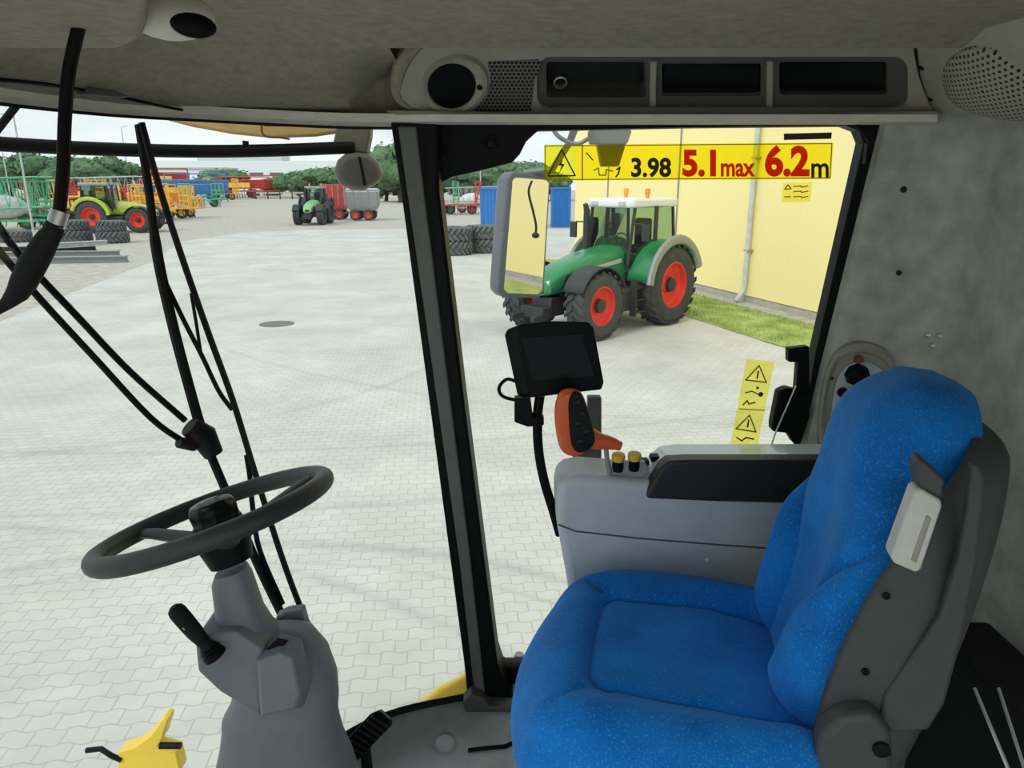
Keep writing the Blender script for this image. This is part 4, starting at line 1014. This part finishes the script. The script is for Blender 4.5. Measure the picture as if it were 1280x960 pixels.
def tractor(label, loc, rz, body='green_paint', roof='white_paint', rimc='rim_red', fender='green_paint', detail=True):
    t = thing('tractor', label, 'tractor')
    wb = 2.85; Rr, wr = 1.02, .68; Rf, wf = .80, .58; tr = .98
    for s in (-1, 1):
        m = tyre_mb(Rr, wr, (0, s * tr, Rr)); a = obj('tyre', m, 'tyre', t); obj('rim', rim_mb(Rr, wr, s, .55, o=(0, s * tr, Rr)), rimc, a)
        obj('hub', MB().lathe([(.2, s * wr * .2), (.17, s * wr * .34), (.02, s * wr * .36)], (0, s * tr, Rr), (0, 1, 0), 14), 'chassis', a)
        m = tyre_mb(Rf, wf, (wb, s * tr, Rf), 20); a = obj('tyre', m, 'tyre', t); obj('rim', rim_mb(Rf, wf, s, .55, o=(wb, s * tr, Rf)), rimc, a)
        obj('hub', MB().lathe([(.17, s * wf * .2), (.15, s * wf * .36), (.02, s * wf * .4)], (wb, s * tr, Rf), (0, 1, 0), 14), 'chassis', a)
        # rear mudguard
        rows_ = []
        for k in range(15):
            an = R(8 + 150 * k / 14); r = Rr + .10
            rows_.append([V((r * math.cos(an), s * y, Rr + r * math.sin(an) - (.0 if y < 1.3 else .05))) for y in (.60, .64, 1.0, 1.30, 1.34)])
        mg = MB().grid(rows_)
        inn = []
        for k in range(15):
            an = R(8 + 150 * k / 14); r = Rr + .10
            inn.append([V((r * math.cos(an), s * .60, Rr + r * math.sin(an))), V((r * .55 * math.cos(an), s * .60, Rr + r * .55 * math.sin(an)))])
        mg.grid(inn); gd = obj('rear_mudguard', mg, fender, t); q = gd.modifiers.new('thick', 'SOLIDIFY'); q.thickness = .05
        ed = [V((1.14 * math.cos(R(5 + 155 * k / 14)), s * 1.30, Rr + 1.14 * math.sin(R(5 + 155 * k / 14)))) for k in range(15)]
        obj('mudguard_edge', MB().tube(ed, .075, 8, flat=1.6), 'grey_metal' if detail else fender, gd)
        rows_ = []
        for k in range(11):
            an = R(25 + 130 * k / 10); r = Rf + .09
            rows_.append([V((wb + r * math.cos(an), s * y, Rf + r * math.sin(an))) for y in (.70, .75, .98, 1.22, 1.26)])
        fg = obj('front_mudguard', MB().grid(rows_), 'chassis', t); q = fg.modifiers.new('thick', 'SOLIDIFY'); q.thickness = .03
    # chassis, axles
    ch = MB().box((1.4, 0, .85), (3.6, .55, .5)).box((0, 0, 1.0), (.5, 1.5, .4)).box((wb, 0, .78), (.35, 1.5, .26)).box((3.35, 0, .75), (.5, .6, .45)).box((-.5, 0, .9), (.6, .7, .6))
    obj('chassis', ch, 'chassis', t, bevel=.03)
    tk = MB().box((1.35, .66, .75), (1.0, .5, .55)).box((1.35, -.66, .75), (1.0, .5, .55)); obj('fuel_tank', tk, 'chassis', t, bevel=.06)
    sx = MB()
    for z in (.45, .75, 1.05): sx.box((1.12, .98, z), (.45, .2, .04))
    sx.box((.9, .98, .8), (.04, .18, .9)).box((1.34, .98, .8), (.04, .18, .9)); obj('steps', sx, 'chassis', t)
    # bonnet
    def hr_(x, w, z0, z1, rr_=.13):
        o_ = []
        for k in range(24):
            an = 2 * math.pi * k / 24; ca, sa = math.cos(an), math.sin(an)
            o_.append(V((x, math.copysign(abs(ca) ** .55, ca) * w, (z0 + z1) / 2 + math.copysign(abs(sa) ** .6, sa) * (z1 - z0) / 2)))
        return o_
    obj('bonnet', MB().loft([hr_(.95, .52, 1.05, 2.02), hr_(1.5, .50, 1.05, 1.98), hr_(2.2, .47, 1.05, 1.88), hr_(2.9, .43, 1.05, 1.72), hr_(3.35, .39, 1.02, 1.58), hr_(3.62, .33, 1.0, 1.42), hr_(3.70, .22, 1.02, 1.28)]), body, t)
    for s in (-1, 1):
        obj('side_grille', MB().prism([V((x, s * (.50 - (x - 1.5) * .055), z)) for x, z in ((2.55, 1.18), (3.1, 1.12), (3.35, 1.18), (3.2, 1.45), (2.75, 1.55))], (0, s * -.03, 0)), 'chassis', t)
        obj('badge_strip', MB().prism([V((x, s * (.523 - max(0, x - 1.2) * .045), z)) for x, z in ((1.25, 1.62), (2.4, 1.50), (2.4, 1.57), (1.25, 1.72))], (0, s * -.04, 0)), 'implement_grey', t)
        obj('headlight', MB().box((3.60, s * .2, 1.30), (.12, .16, .1)), 'white_paint', t, bevel=.02)
    obj('front_grille', MB().box((3.66, 0, 1.17), (.1, .36, .22)), 'chassis', t, bevel=.02)
    obj('front_linkage', MB().box((3.75, 0, .65), (.35, .7, .25)).box((4.0, .32, .55), (.5, .1, .14)).box((4.0, -.32, .55), (.5, .1, .14)), 'chassis', t, bevel=.02)
    # cab
    fw, rw = .62, .78
    P = {'fl': (1.15, fw, 1.55), 'fr': (1.15, -fw, 1.55), 'ml': (.25, rw, 1.5), 'mr': (.25, -rw, 1.5), 'rl': (-.72, rw - .05, 1.75), 'rr': (-.72, -rw + .05, 1.75)}
    Q = {'fl': (.98, .66, 2.92), 'fr': (.98, -.66, 2.92), 'ml': (.20, .76, 2.95), 'mr': (.20, -.76, 2.95), 'rl': (-.62, .70, 2.92), 'rr': (-.62, -.70, 2.92)}
    for k in P: obj('cab_post', MB().tube([P[k], Q[k]], .045 if k[0] != 'm' else .06, 6), 'chassis', t)
    gl = MB()
    for a, b in (('fl', 'fr'), ('fl', 'ml'), ('ml', 'rl'), ('fr', 'mr'), ('mr', 'rr'), ('rl', 'rr')):
        gl.add([P[a], P[b], Q[b], Q[a]], [(0, 1, 2, 3)])
    obj('cab_glass', gl, 'tractor_glass', t, flat=True)
    rfp = [(1.18, .60, 2.92), (1.10, .72, 2.92), (-.72, .78, 2.92), (-.82, .66, 2.92), (-.82, -.66, 2.92), (-.72, -.78, 2.92), (1.10, -.72, 2.92), (1.18, -.60, 2.92)]
    obj('cab_roof', MB().prism(rfp, (0, 0, .22)), roof, t, bevel=.06, seg=3)
    obj('cab_floor', MB().box((.2, 0, 1.5), (1.8, 1.2, .3)), 'chassis', t, bevel=.03)
    obj('driver_seat', MB().box((-.1, 0, 1.85), (.5, .5, .2)).box((-.35, 0, 2.25), (.14, .5, .75)), 'chassis', t, bevel=.06)
    obj('steering_wheel', MB().tube([V((.55 + .06 * math.sin(a), .2 * math.cos(a), 2.1 + .18 * math.sin(a))) for a in [2 * math.pi * k / 20 for k in range(20)]], .02, 6, True).tube([(.55, 0, 2.1), (.8, 0, 1.6)], .04, 6), 'chassis', t)
    obj('exhaust', MB().tube([(1.25, -.62, 1.5), (1.25, -.62, 2.85), (1.32, -.62, 3.0)], [.09, .08, .06], 10), 'chassis', t)
    for s in (-1, 1):
        obj('beacon', MB().lathe([(.05, 0), (.05, .1), (.065, .11), (.065, .22), (.03, .25)], (-.35 if s < 0 else .4, s * .6, 3.13), (0, 0, 1), 10), 'implement_orange', t)
        obj('wing_mirror', MB().tube([(1.05, s * .66, 2.55), (1.15, s * 1.05, 2.55)], .02, 6).box((1.16, s * 1.12, 2.35), (.06, .2, .4)), 'chassis', t, bevel=.01)
        obj('roof_lamp', MB().box((1.18, s * .42, 3.02), (.06, .2, .1)), 'implement_grey', t, bevel=.015)
    t.location = loc; t.rotation_euler = (0, 0, rz); WM[t.name] = Matrix.Translation(V(loc)) @ Matrix.Rotation(rz, 4, 'Z')
    return t
# near green tractor: rear near-side tyre seen at (838, 405)
hd = math.atan2(-.71, -.705)
def place(pxc, pyc, local, rz):
    g_ = gnd(pxc, pyc); l = Matrix.Rotation(rz, 3, 'Z') @ V(local); return V((g_.x - l.x, g_.y - l.y, 0))
tractor('large green tractor with white cab roof and red wheels before the yellow hall', place(828, 404, (0, .93, 0), hd), hd).scale = (.95, .95, .95)
tractor('lime green tractor with red wheels parked side on beyond the tyre piles', place(119, 291, (0, -1.07, 0), R(4)), R(4), 'lime_paint', 'grey_metal', 'rim_red', 'lime_paint', False).scale = (1.09, 1.09, 1.09)
tractor('distant tractor facing the cab with pale green bonnet and dark wheels', place(388, 281, (2.85, 0, 0), R(-88)), R(-88), 'pale_green', 'grey_metal', 'chassis', 'chassis', False)

# loose tyres lying flat in piles
tp = MB(); q_ = tyre_mb(.90, .68, (0, 0, 0), 20, .52, .10); rx_ = Matrix.Rotation(R(90), 3, 'X')
tp.add([rx_ @ p + V((0, 0, .33)) for p in q_.v], q_.f)
proto = obj('tyre', tp, 'tyre_dirty')
def tyre_at(o, p, z, label, group, sc_=1, rz=None):
    o.location = (p.x, p.y, z); o.rotation_euler = (0, 0, random.uniform(0, 6) if rz is None else rz); o.scale = (sc_,) * 3
    return tag(o, label, 'tyre', group)
first = [True]
def lay(px, py, z, label, group, s=1):
    o_ = proto if first[0] else dup(proto)
    first[0] = False
    return tyre_at(o_, gnd(px, py), z, label, group, s)
gr = 'big tyres lying in piles by the side window'
lay(568, 318, 0, 'big tyre lying flat at the bottom of the left tyre pile', gr)
lay(568, 318, .67, 'big tyre lying flat on top of the left tyre pile', gr)
lay(606, 315, 0, 'big tyre lying flat at the bottom of the pile behind the wing mirror', gr)
lay(606, 315, .67, 'big tyre lying flat on top of the pile behind the wing mirror', gr)
gr = 'tyres laid out along the left side of the yard'
for px, py, l_ in ((20, 302, 'dark tyre lying flat nearest the left edge of the yard'), (96, 302, 'dark tyre lying flat left of the lime tractor front wheel'), (142, 303, 'dark tyre lying flat in front of the lime tractor')):
    lay(px, py, 0, l_, gr, 1.0); 
lay(96, 302, .67, 'dark tyre lying on another tyre, left one of the pair by the lime tractor', gr, .9)
lay(142, 303, .67, 'dark tyre lying on another tyre, right one of the pair by the lime tractor', gr, .9)
# steel beams on the ground, left
def beam(px0, py0, px1, py1, z, label, m_='grey_metal', h=.22):
    a, b = gnd(px0, py0), gnd(px1, py1); d_ = (b - a).normalized(); n_ = V((-d_.y, d_.x, 0)) * .16
    mb = MB().prism([a + n_ + V((0, 0, z)), b + n_ + V((0, 0, z)), b - n_ + V((0, 0, z)), a - n_ + V((0, 0, z))], (0, 0, .04))
    mb.prism([a + n_ + V((0, 0, z + h)), b + n_ + V((0, 0, z + h)), b - n_ + V((0, 0, z + h)), a - n_ + V((0, 0, z + h))], (0, 0, .04))
    n2 = n_ * .2; mb.prism([a + n2 + V((0, 0, z)), b + n2 + V((0, 0, z)), b - n2 + V((0, 0, z)), a - n2 + V((0, 0, z))], (0, 0, h + .02))
    tag(obj('steel_beam', mb, m_), label, 'beam', 'steel beams on the ground at the left')
beam(-30, 330, 160, 327, 0, 'grey steel beam lying nearest the cab by the tyres')
beam(-20, 322, 150, 320, 0, 'grey steel beam lying behind the nearest beam')
beam(60, 318, 135, 313, .27, 'short steel beam lying across two longer beams', 'implement_grey')
beam(-30, 316, 120, 313, 0, 'grey steel beam lying farthest from the cab beside the dark tyres', 'chassis')

# blue containers beside the hall
def container(label, px0, px1, py, h):
    a, b = gnd(px0, py), gnd(px1, py); w_ = b.x - a.x
    t = thing('container', label, 'container', (a + b) / 2)
    c = (a + b) / 2; mb = MB(); n_ = 18
    pts = []
    for k in range(n_ + 1):
        x = a.x + w_ * k / n_; d_ = -.06 if k % 2 else 0
        pts += [V((x, a.y + d_, .1))]
    mb.prism(pts + [V((b.x, a.y + 2.4, .1)), V((a.x, a.y + 2.4, .1))], (0, 0, h)); obj('walls', mb, 'container_blue', t, flat=True)
    obj('frame', MB().box((c.x, a.y + 1.2, h + .1), (w_ + .1, 2.6, .14)).box((c.x, a.y + 1.2, .08), (w_ + .1, 2.6, .14)).box((a.x, a.y, h / 2 + .1), (.14, .14, h)).box((b.x, a.y, h / 2 + .1), (.14, .14, h)), 'container_blue', t)
    return t
container('bright blue steel container left of the wing mirror', 602, 642, 287, 2.9)
container('bright blue steel container between the wing mirror and the green tractor', 690, 712, 284, 2.9)

# farm implements: one builder, every one a thing with frame, tines, wheels
def implement(label, px, py, colour, L=4.0, H=2.2, rz=0, kind='cultivator', scale=1, group=None):
    t = thing('cultivator' if kind == 'cultivator' else ('sprayer' if kind == 'sprayer' else 'seed_drill'), label, 'farm machine', group=group)
    r_ = .07
    if kind == 'cultivator':
        fm = MB()
        for y in (-.9, -.3, .3, .9): fm.tube([(-L / 2, y, .85), (L / 2, y, .85)], r_, 6)
        for x in (-L / 2, -L / 6, L / 6, L / 2): fm.tube([(x, -.9, .85), (x, .9, .85)], r_, 6)
        fm.tube([(0, -.9, .85), (0, -2.2, .6)], .09, 6); obj('frame', fm, colour, t)
        for s in (-1, 1):
            wg = MB(); x0 = s * L * .32
            for z in (.95, 1.4, 1.85, H): wg.tube([(x0, -.9, z), (x0, .9, z)], r_ * .8, 6); wg.tube([(x0 + s * .5, -.9, z), (x0 + s * .5, .9, z)], r_ * .8, 6); wg.tube([(x0, 0, z), (x0 + s * .5, 0, z)], r_ * .7, 6)
            for y in (-.9, 0, .9): wg.tube([(x0, y, .9), (x0, y, H)], r_ * .8, 6); wg.tube([(x0 + s * .5, y, .9), (x0 + s * .5, y, H)], r_ * .8, 6); wg.tube([(x0, y, .9), (x0 + s * .5, y, H)], r_ * .5, 6)
            obj('folded_wing', wg, colour, t)
        tn = MB()
        for k in range(12):
            x = -L / 2 + L * k / 11; y = (-.9, -.3, .3, .9)[k % 4]
            tn.tube([(x, y, .85), (x, y + .25, .5), (x, y + .05, .02)], .035, 5)
        obj('tines', tn, 'chassis', t)
    elif kind == 'sprayer':
        obj('tank', MB().ell((0, 0, 1.35), (L * .30, .8, .75), 18, 10), 'implement_grey' if colour != 'implement_grey' else 'white_paint', t)
        fm = MB().box((0, 0, .55), (L * .8, .9, .16)); fm.tube([(L * .4, 0, .55), (L * .75, 0, .5)], .07, 6); obj('frame', fm, colour, t)
        for s in (-1, 1):
            bm2 = MB()
            for z in (1.2, H): bm2.tube([(-L * .6, s * .95, z), (L * .55, s * .95, z + .2)], r_ * .8, 6)
            for k in range(9):
                x = -L * .6 + L * 1.15 * k / 9; bm2.tube([(x, s * .95, 1.2 + .02 * k), (x + L * .064, s * .95, H + .02 * k), (x + L * .128, s * .95, 1.2 + .02 * k)], r_ * .5, 5)
            obj('boom', bm2, colour, t)
    else:
        obj('hopper', MB().prism([(-L / 2, -.7, 1.9), (-L / 2, .7, 1.9), (-L / 2, .35, 1.0), (-L / 2, -.35, 1.0)], (L, 0, 0)), colour, t, bevel=.04)
        fm = MB()
        for y in (-.8, .8): fm.tube([(-L / 2, y, .75), (L / 2, y, .75)], .08, 6)
        for x in (-L / 2, 0, L / 2): fm.tube([(x, -.8, .75), (x, .8, .75)], .08, 6)
        fm.tube([(-L / 2 + .2, .8, .75), (-L / 2 + .2, .9, H)], .06, 6).tube([(L / 2 - .2, .8, .75), (L / 2 - .2, .9, H)], .06, 6).tube([(-L / 2 + .2, .9, H), (L / 2 - .2, .9, H)], .06, 6)
        obj('frame', fm, colour, t)
        cv_ = MB()
        for k in range(10):
            x = -L / 2 + .2 + (L - .4) * k / 9; cv_.tube([(x, .7, .75), (x, .95, .05)], .04, 5)
        obj('coulters', cv_, 'chassis', t)
        obj('guard', MB().box((0, -.82, 1.35), (L * .5, .06, .5)), 'implement_yellow', t, bevel=.02)
    for s in (-1, 1):
        m = MB(); q2 = tyre_mb(.48, .28, (s * L * .25, 0, .48), 14); a = obj('tyre', q2, 'tyre', t)
        obj('rim', rim_mb(.48, .28, -1, o=(s * L * .25, 0, .48)), colour, a)
    g_ = gnd(px, py); t.location = (g_.x, g_.y, 0); t.rotation_euler = (0, 0, rz); t.scale = (scale,) * 3
    return t
implement('green boom sprayer at the far left edge of the yard', 8, 287, 'implement_green', 5, 3.0, R(10), 'sprayer', 1.2)
implement('brown rusty cultivator low on the ground left of the lime tractor', 72, 279, 'trunk', 4.5, 1.9, R(12), 'cultivator', 1.1)
implement('yellow seed drill between the hanging cable and the lime tractor', 96, 276, 'implement_yellow', 3.4, 2.0, R(-6), 'seed drill', 1.1)
implement('green folded cultivator right of the pole base', 46, 284, 'implement_green', 4, 3.2, R(-20), 'cultivator', 1.1)
implement('dull red folded cultivator left of the hanging cable', 66, 270, 'implement_red', 4, 3.0, R(15), 'cultivator', 1.25)
implement('yellow folded cultivator behind the rear wheel of the lime tractor', 100, 268, 'implement_yellow', 4.6, 3.0, R(0), 'cultivator', 1.25)
implement('red seed drill behind the cab of the lime tractor', 124, 262, 'implement_red', 5, 2.1, R(5), 'seed drill', 1.5)
implement('pale grey boom sprayer behind the lime tractor roof', 140, 258, 'implement_grey', 6, 2.9, R(5), 'sprayer', 1.45)
implement('yellow cultivator beyond the bonnet of the lime tractor', 180, 277, 'implement_yellow', 4.6, 2.9, R(30), 'cultivator', 1.15)
implement('orange yellow cultivator left of the green one', 208, 274, 'implement_yellow', 5.0, 2.6, R(45), 'cultivator', 1.2)
implement('low yellow cultivator in front of the other yellow ones', 226, 272, 'implement_yellow', 4.2, 1.7, R(60), 'cultivator', 1.1)
implement('orange seed drill between the wipers and the blue machine', 196, 266, 'implement_orange', 4.6, 2.6, R(35), 'seed drill', 1.25)
implement('blue seed drill behind the yellow cultivators', 220, 256, 'implement_blue', 6.5, 2.3, R(25), 'seed drill', 1.75)
implement('blue seed drill farthest along the machine row', 247, 253, 'implement_blue', 5.5, 2.5, R(20), 'seed drill', 2.1)
implement('dark green cultivator at the end of the machine row', 254, 259, 'implement_green', 5.4, 2.6, R(50), 'cultivator', 1.3)
implement('small red seed drill behind the blue machines', 205, 246, 'implement_red', 4, 2.2, R(10), 'seed drill', 3.4)
implement('bright red seed drill with yellow guard left of centre far across the yard', 302, 248, 'implement_red', 6, 2.2, R(-8), 'seed drill', 2.3)
implement('orange red seed drill right of the bright red one', 326, 247, 'implement_red', 4, 2.4, R(12), 'seed drill', 2.3)
implement('yellow cultivator left of the bright red seed drill', 278, 250, 'implement_yellow', 5, 2.8, R(30), 'cultivator', 1.6)
implement('red cultivator seen through the side window beside the pillar', 572, 268, 'implement_red', 5.4, 3.0, R(5), 'cultivator', 1.2)
implement('green cultivator glimpsed at the edge of the front pillar', 548, 268, 'implement_green', 4.5, 3.0, R(5), 'cultivator', 1.2)
implement('grey boom sprayer behind the tyre piles', 592, 266, 'implement_grey', 5, 2.6, R(0), 'sprayer', 1.1)

# red hopper and grey trailer beyond the far tractor
def trailer(name, label, px, py, m_, L, H, roof=None, s=1):
    t = thing(name, label, 'trailer')
    obj('body', MB().loft([[(-L / 2 * k, -1.1 * k, z), (L / 2 * k, -1.1 * k, z), (L / 2 * k, 1.1 * k, z), (-L / 2 * k, 1.1 * k, z)] for k, z in ((.8, .9), (1, 1.4), (1, H))]), m_, t, bevel=.05)
    if roof: obj('tarpaulin', MB().loft([[(-L / 2 - .03, 1.14 * math.cos(a), H - .25 + .35 * math.sin(a)) for a in [math.pi * k / 8 for k in range(9)]], [(L / 2 + .03, 1.14 * math.cos(a), H - .25 + .35 * math.sin(a)) for a in [math.pi * k / 8 for k in range(9)]]]), roof, t)
    rb_ = MB()
    for k in range(5): rb_.box((-L / 2 + L * k / 4, -1.12, (1.4 + H) / 2), (.08, .06, H - 1.4))
    obj('side_rib', rb_, 'grey_metal', t)
    obj('frame', MB().box((0, 0, .75), (L * .9, .8, .18)).tube([(-L / 2, 0, .75), (-L / 2 - 1.0, 0, .5)], .07, 6), 'chassis', t)
    for sx_ in (-.22, .22):
        for sy in (-1, 1):
            a = obj('tyre', tyre_mb(.5, .34, (L * sx_, sy * .95, .5), 14), 'tyre', t); obj('rim', rim_mb(.5, .34, sy, o=(L * sx_, sy * .95, .5)), 'rim_red', a)
    g_ = gnd(px, py); t.location = (g_.x, g_.y, 0); t.scale = (s,) * 3
trailer('hopper_trailer', 'red hopper trailer right of the far tractor', 421, 274, 'implement_red', 2.2, 3.3)
trailer('grain_trailer', 'grey trailer with pale cover beside the red hopper', 455, 275, 'grey_metal', 2.9, 2.9, 'implement_grey', .98)

# white factory on the horizon
fa = thing('factory', 'long white factory with window bands on the horizon', 'building', gnd(330, 238.5))
FY = 260; a = at(196, 222, FY); b = at(446, 222, FY); zt = at(320, 201, FY).z
obj('wall', MB().box(((a.x + b.x) / 2, FY + 12, zt / 2), (b.x - a.x, 24, zt)), 'factory', fa)
for k in range(9):
    x = a.x + (b.x - a.x) * (.10 + .1 * k)
    obj('window', MB().box((x, FY - .05, zt * .60), (4.6, .2, 1.1)), 'factory_glass', fa)
obj('roof_plant', MB().box((at(290, 200, FY).x, FY + 12, zt + 1), (30, 10, 2)), 'implement_grey', fa)
fb = thing('shed', 'low white shed behind the machine row', 'building', V((at(215, 225, 230).x, 230, 0)))
obj('wall', MB().box((at(218, 225, 230).x, 236, 4), (30, 12, 8)), 'factory', fb)
obj('roof', MB().box((at(218, 225, 230).x, 236, 8.1), (31, 13, .4)), 'implement_grey', fb)
# far fence
fe = thing('fence', 'brown timber fence across the far end of the yard', 'fence', gnd(358, 249))
p = gnd(358, 249); m = MB()
for z in (.6, 1.4): m.box((p.x, p.y, z), (14, .1, .4))
obj('rails', m, 'plinth', fe)
for k in range(6): obj('post', MB().box((p.x - 7 + 2.8 * k, p.y, .9), (.25, .25, 1.8)), 'trunk', fe)
# poles
def pole(label, px, py, h, r=.08):
    t = thing('lamp_post', label, 'lamp post', gnd(px, py)); g_ = gnd(px, py)
    obj('mast', MB().tube([g_, g_ + V((0, 0, h))], [r, r * .6], 10), 'implement_grey', t)
    obj('lamp_head', MB().tube([g_ + V((0, 0, h)), g_ + V((.8, 0, h + .2))], .06, 6).box(g_ + V((1.0, 0, h + .2)), (.6, .25, .12)), 'implement_grey', t)
pole('slender grey lamp post at the left edge beside the green sprayer', 42, 290, 13)
pole('slender lamp post far behind the lime tractor', 164, 250, 15, .14)
pole('thin lamp post beyond the green machines at far left', 16, 262, 12, .09)
pole('thin lamp post seen through the side window', 601, 262, 12, .09)

# ------------------------------------------------------------------ trees
def tree_proto(seed):
    rnd = random.Random(seed); t = thing('tree', 'tree', 'tree')
    obj('trunk', MB().tube([(0, 0, 0), (.1, 0, 1.5), (0, .1, 3)], [.25, .2, .15], 8), 'trunk', t)
    m = MB()
    blobs = [(V((rnd.uniform(-1.6, 1.6), rnd.uniform(-1.6, 1.6), rnd.uniform(1.8, 5.6))), rnd.uniform(1.0, 1.7)) for _ in range(13)]
    for c_, r_ in blobs:
        bm = bmesh.new(); bmesh.ops.create_icosphere(bm, subdivisions=2, radius=r_)
        for v in bm.verts: v.co *= 1 + .28 * noise.noise(v.co * 1.6 + c_)
        m.add([v.co + c_ for v in bm.verts], [tuple(v.index for v in f.verts) for f in bm.faces]); bm.free()
        for _ in range(110):
            d_ = V((rnd.gauss(0, 1), rnd.gauss(0, 1), rnd.gauss(0, 1))).normalized(); p = c_ + d_ * r_ * rnd.uniform(.95, 1.22)
            a_ = V((rnd.gauss(0, 1), rnd.gauss(0, 1), rnd.gauss(0, 1))).normalized() * .22; b_ = a_.cross(d_).normalized() * .16
            m.add([p - a_, p + b_, p + a_, p - b_], [(0, 1, 2, 3)])
    obj('crown', m, 'crown', t, flat=True)
    return t
protos = [tree_proto(s) for s in (1, 2, 3)]; used = [False] * 3
def tree(px, Y, pytop, w, label, k):
    base = at(px, 232, Y); top_ = at(px, pytop, Y); H = top_.z; s = H / 7.0
    o_ = protos[k] if not used[k] else dup(protos[k]); used[k] = True
    o_.location = (base.x, Y, 0); o_.rotation_euler = (0, 0, random.uniform(0, 6)); o_.scale = (s * w, s * w, s); o_['label'] = label; o_['group'] = 'trees on the horizon'
trees = [
 (-20, 150, 186, 1.6, 'dark green tree at the far left end of the tree row'), (12, 145, 192, 1.6, 'dark green tree behind the thin pole of the green sprayer'), (42, 150, 190, 1.6, 'dark green tree above the red cultivator'),
 (70, 146, 191, 1.6, 'dark green tree behind the hanging cable'), (98, 150, 190, 1.6, 'dark green tree right of the hanging cable'), (126, 146, 193, 1.5, 'dark green tree above the lime tractor cab'), (150, 150, 199, 1.4, 'dark green tree at the right end of the left tree row'),
 (272, 200, 208, 2.2, 'round green tree before the factory, left of the red seed drills'), (345, 200, 219, 2.0, 'low bush like tree right of the red seed drills'), (372, 190, 212, 1.9, 'green tree behind the far tractor, left side'), (398, 185, 206, 1.8, 'tall green tree behind the far tractor, right side'),
 (424, 180, 209, 1.8, 'green tree behind the red hopper'), (482, 150, 205, 1.6, 'green tree between the work lamp and the pillar'), (462, 175, 215, 1.8, 'green tree partly hidden by the round work lamp'), (500, 140, 170, 1.2, 'tall pale tree beside the top of the front pillar'),
 (552, 150, 206, 1.6, 'green tree just right of the front pillar'), (578, 155, 204, 1.7, 'green tree above the red cultivator in the side window'), (604, 150, 203, 1.7, 'green tree behind the lamp post in the side window'), (630, 150, 201, 1.7, 'green tree partly behind the wing mirror'), (662, 150, 196, 1.6, 'green tree between mirror and height sticker'),
 (300, 340, 197, 2.6, 'dark tree showing over the factory roof, left one'), (322, 340, 198, 2.6, 'dark tree showing over the factory roof, right one'), (690, 160, 214, 1.8, 'green tree right of the wing mirror top')]
for i, (px, Y, pt, w, l) in enumerate(trees): tree(px, Y, pt, w, l, i % 3)

# ------------------------------------------------------------------ sky and sun
w = bpy.data.worlds.new('sky'); sc.world = w; w.use_nodes = True; t = w.node_tree; bg = t.nodes['Background']
tcw = t.nodes.new('ShaderNodeTexCoord'); mpw = t.nodes.new('ShaderNodeMapping'); mpw.inputs['Scale'].default_value = (1, 1, 3.2)
nz = t.nodes.new('ShaderNodeTexNoise'); nz.inputs['Scale'].default_value = 3.2; nz.inputs['Detail'].default_value = 7; nz.inputs['Roughness'].default_value = .55
rp = t.nodes.new('ShaderNodeValToRGB'); rp.color_ramp.elements[0].position = .36; rp.color_ramp.elements[1].position = .56
rp.color_ramp.elements[0].color = (.62, .77, .84, 1); rp.color_ramp.elements[1].color = (.90, .955, .965, 1)
link(t, tcw.outputs['Generated'], mpw.inputs[0]); link(t, mpw.outputs[0], nz.inputs['Vector']); link(t, nz.outputs['Fac'], rp.inputs[0]); link(t, rp.outputs[0], bg.inputs[0])
bg.inputs[1].default_value = 1.06
sl = bpy.data.lights.new('sun', 'SUN'); sl.energy = 1.75; sl.angle = R(25); sl.color = (1, .96, .9)
so = bpy.data.objects.new('sun', sl); COL.objects.link(so); so.rotation_euler = (R(48), 0, R(-38))

sc.view_settings.view_transform = 'Standard'; sc.view_settings.look = 'None'; sc.view_settings.gamma = 1; sc.view_settings.exposure = 0
sc.view_settings.use_curve_mapping = False
sc.cycles.use_denoising = True
sc.cycles.transparent_max_bounces = 16; sc.cycles.max_bounces = 8; sc.cycles.diffuse_bounces = 5; sc.cycles.glossy_bounces = 4
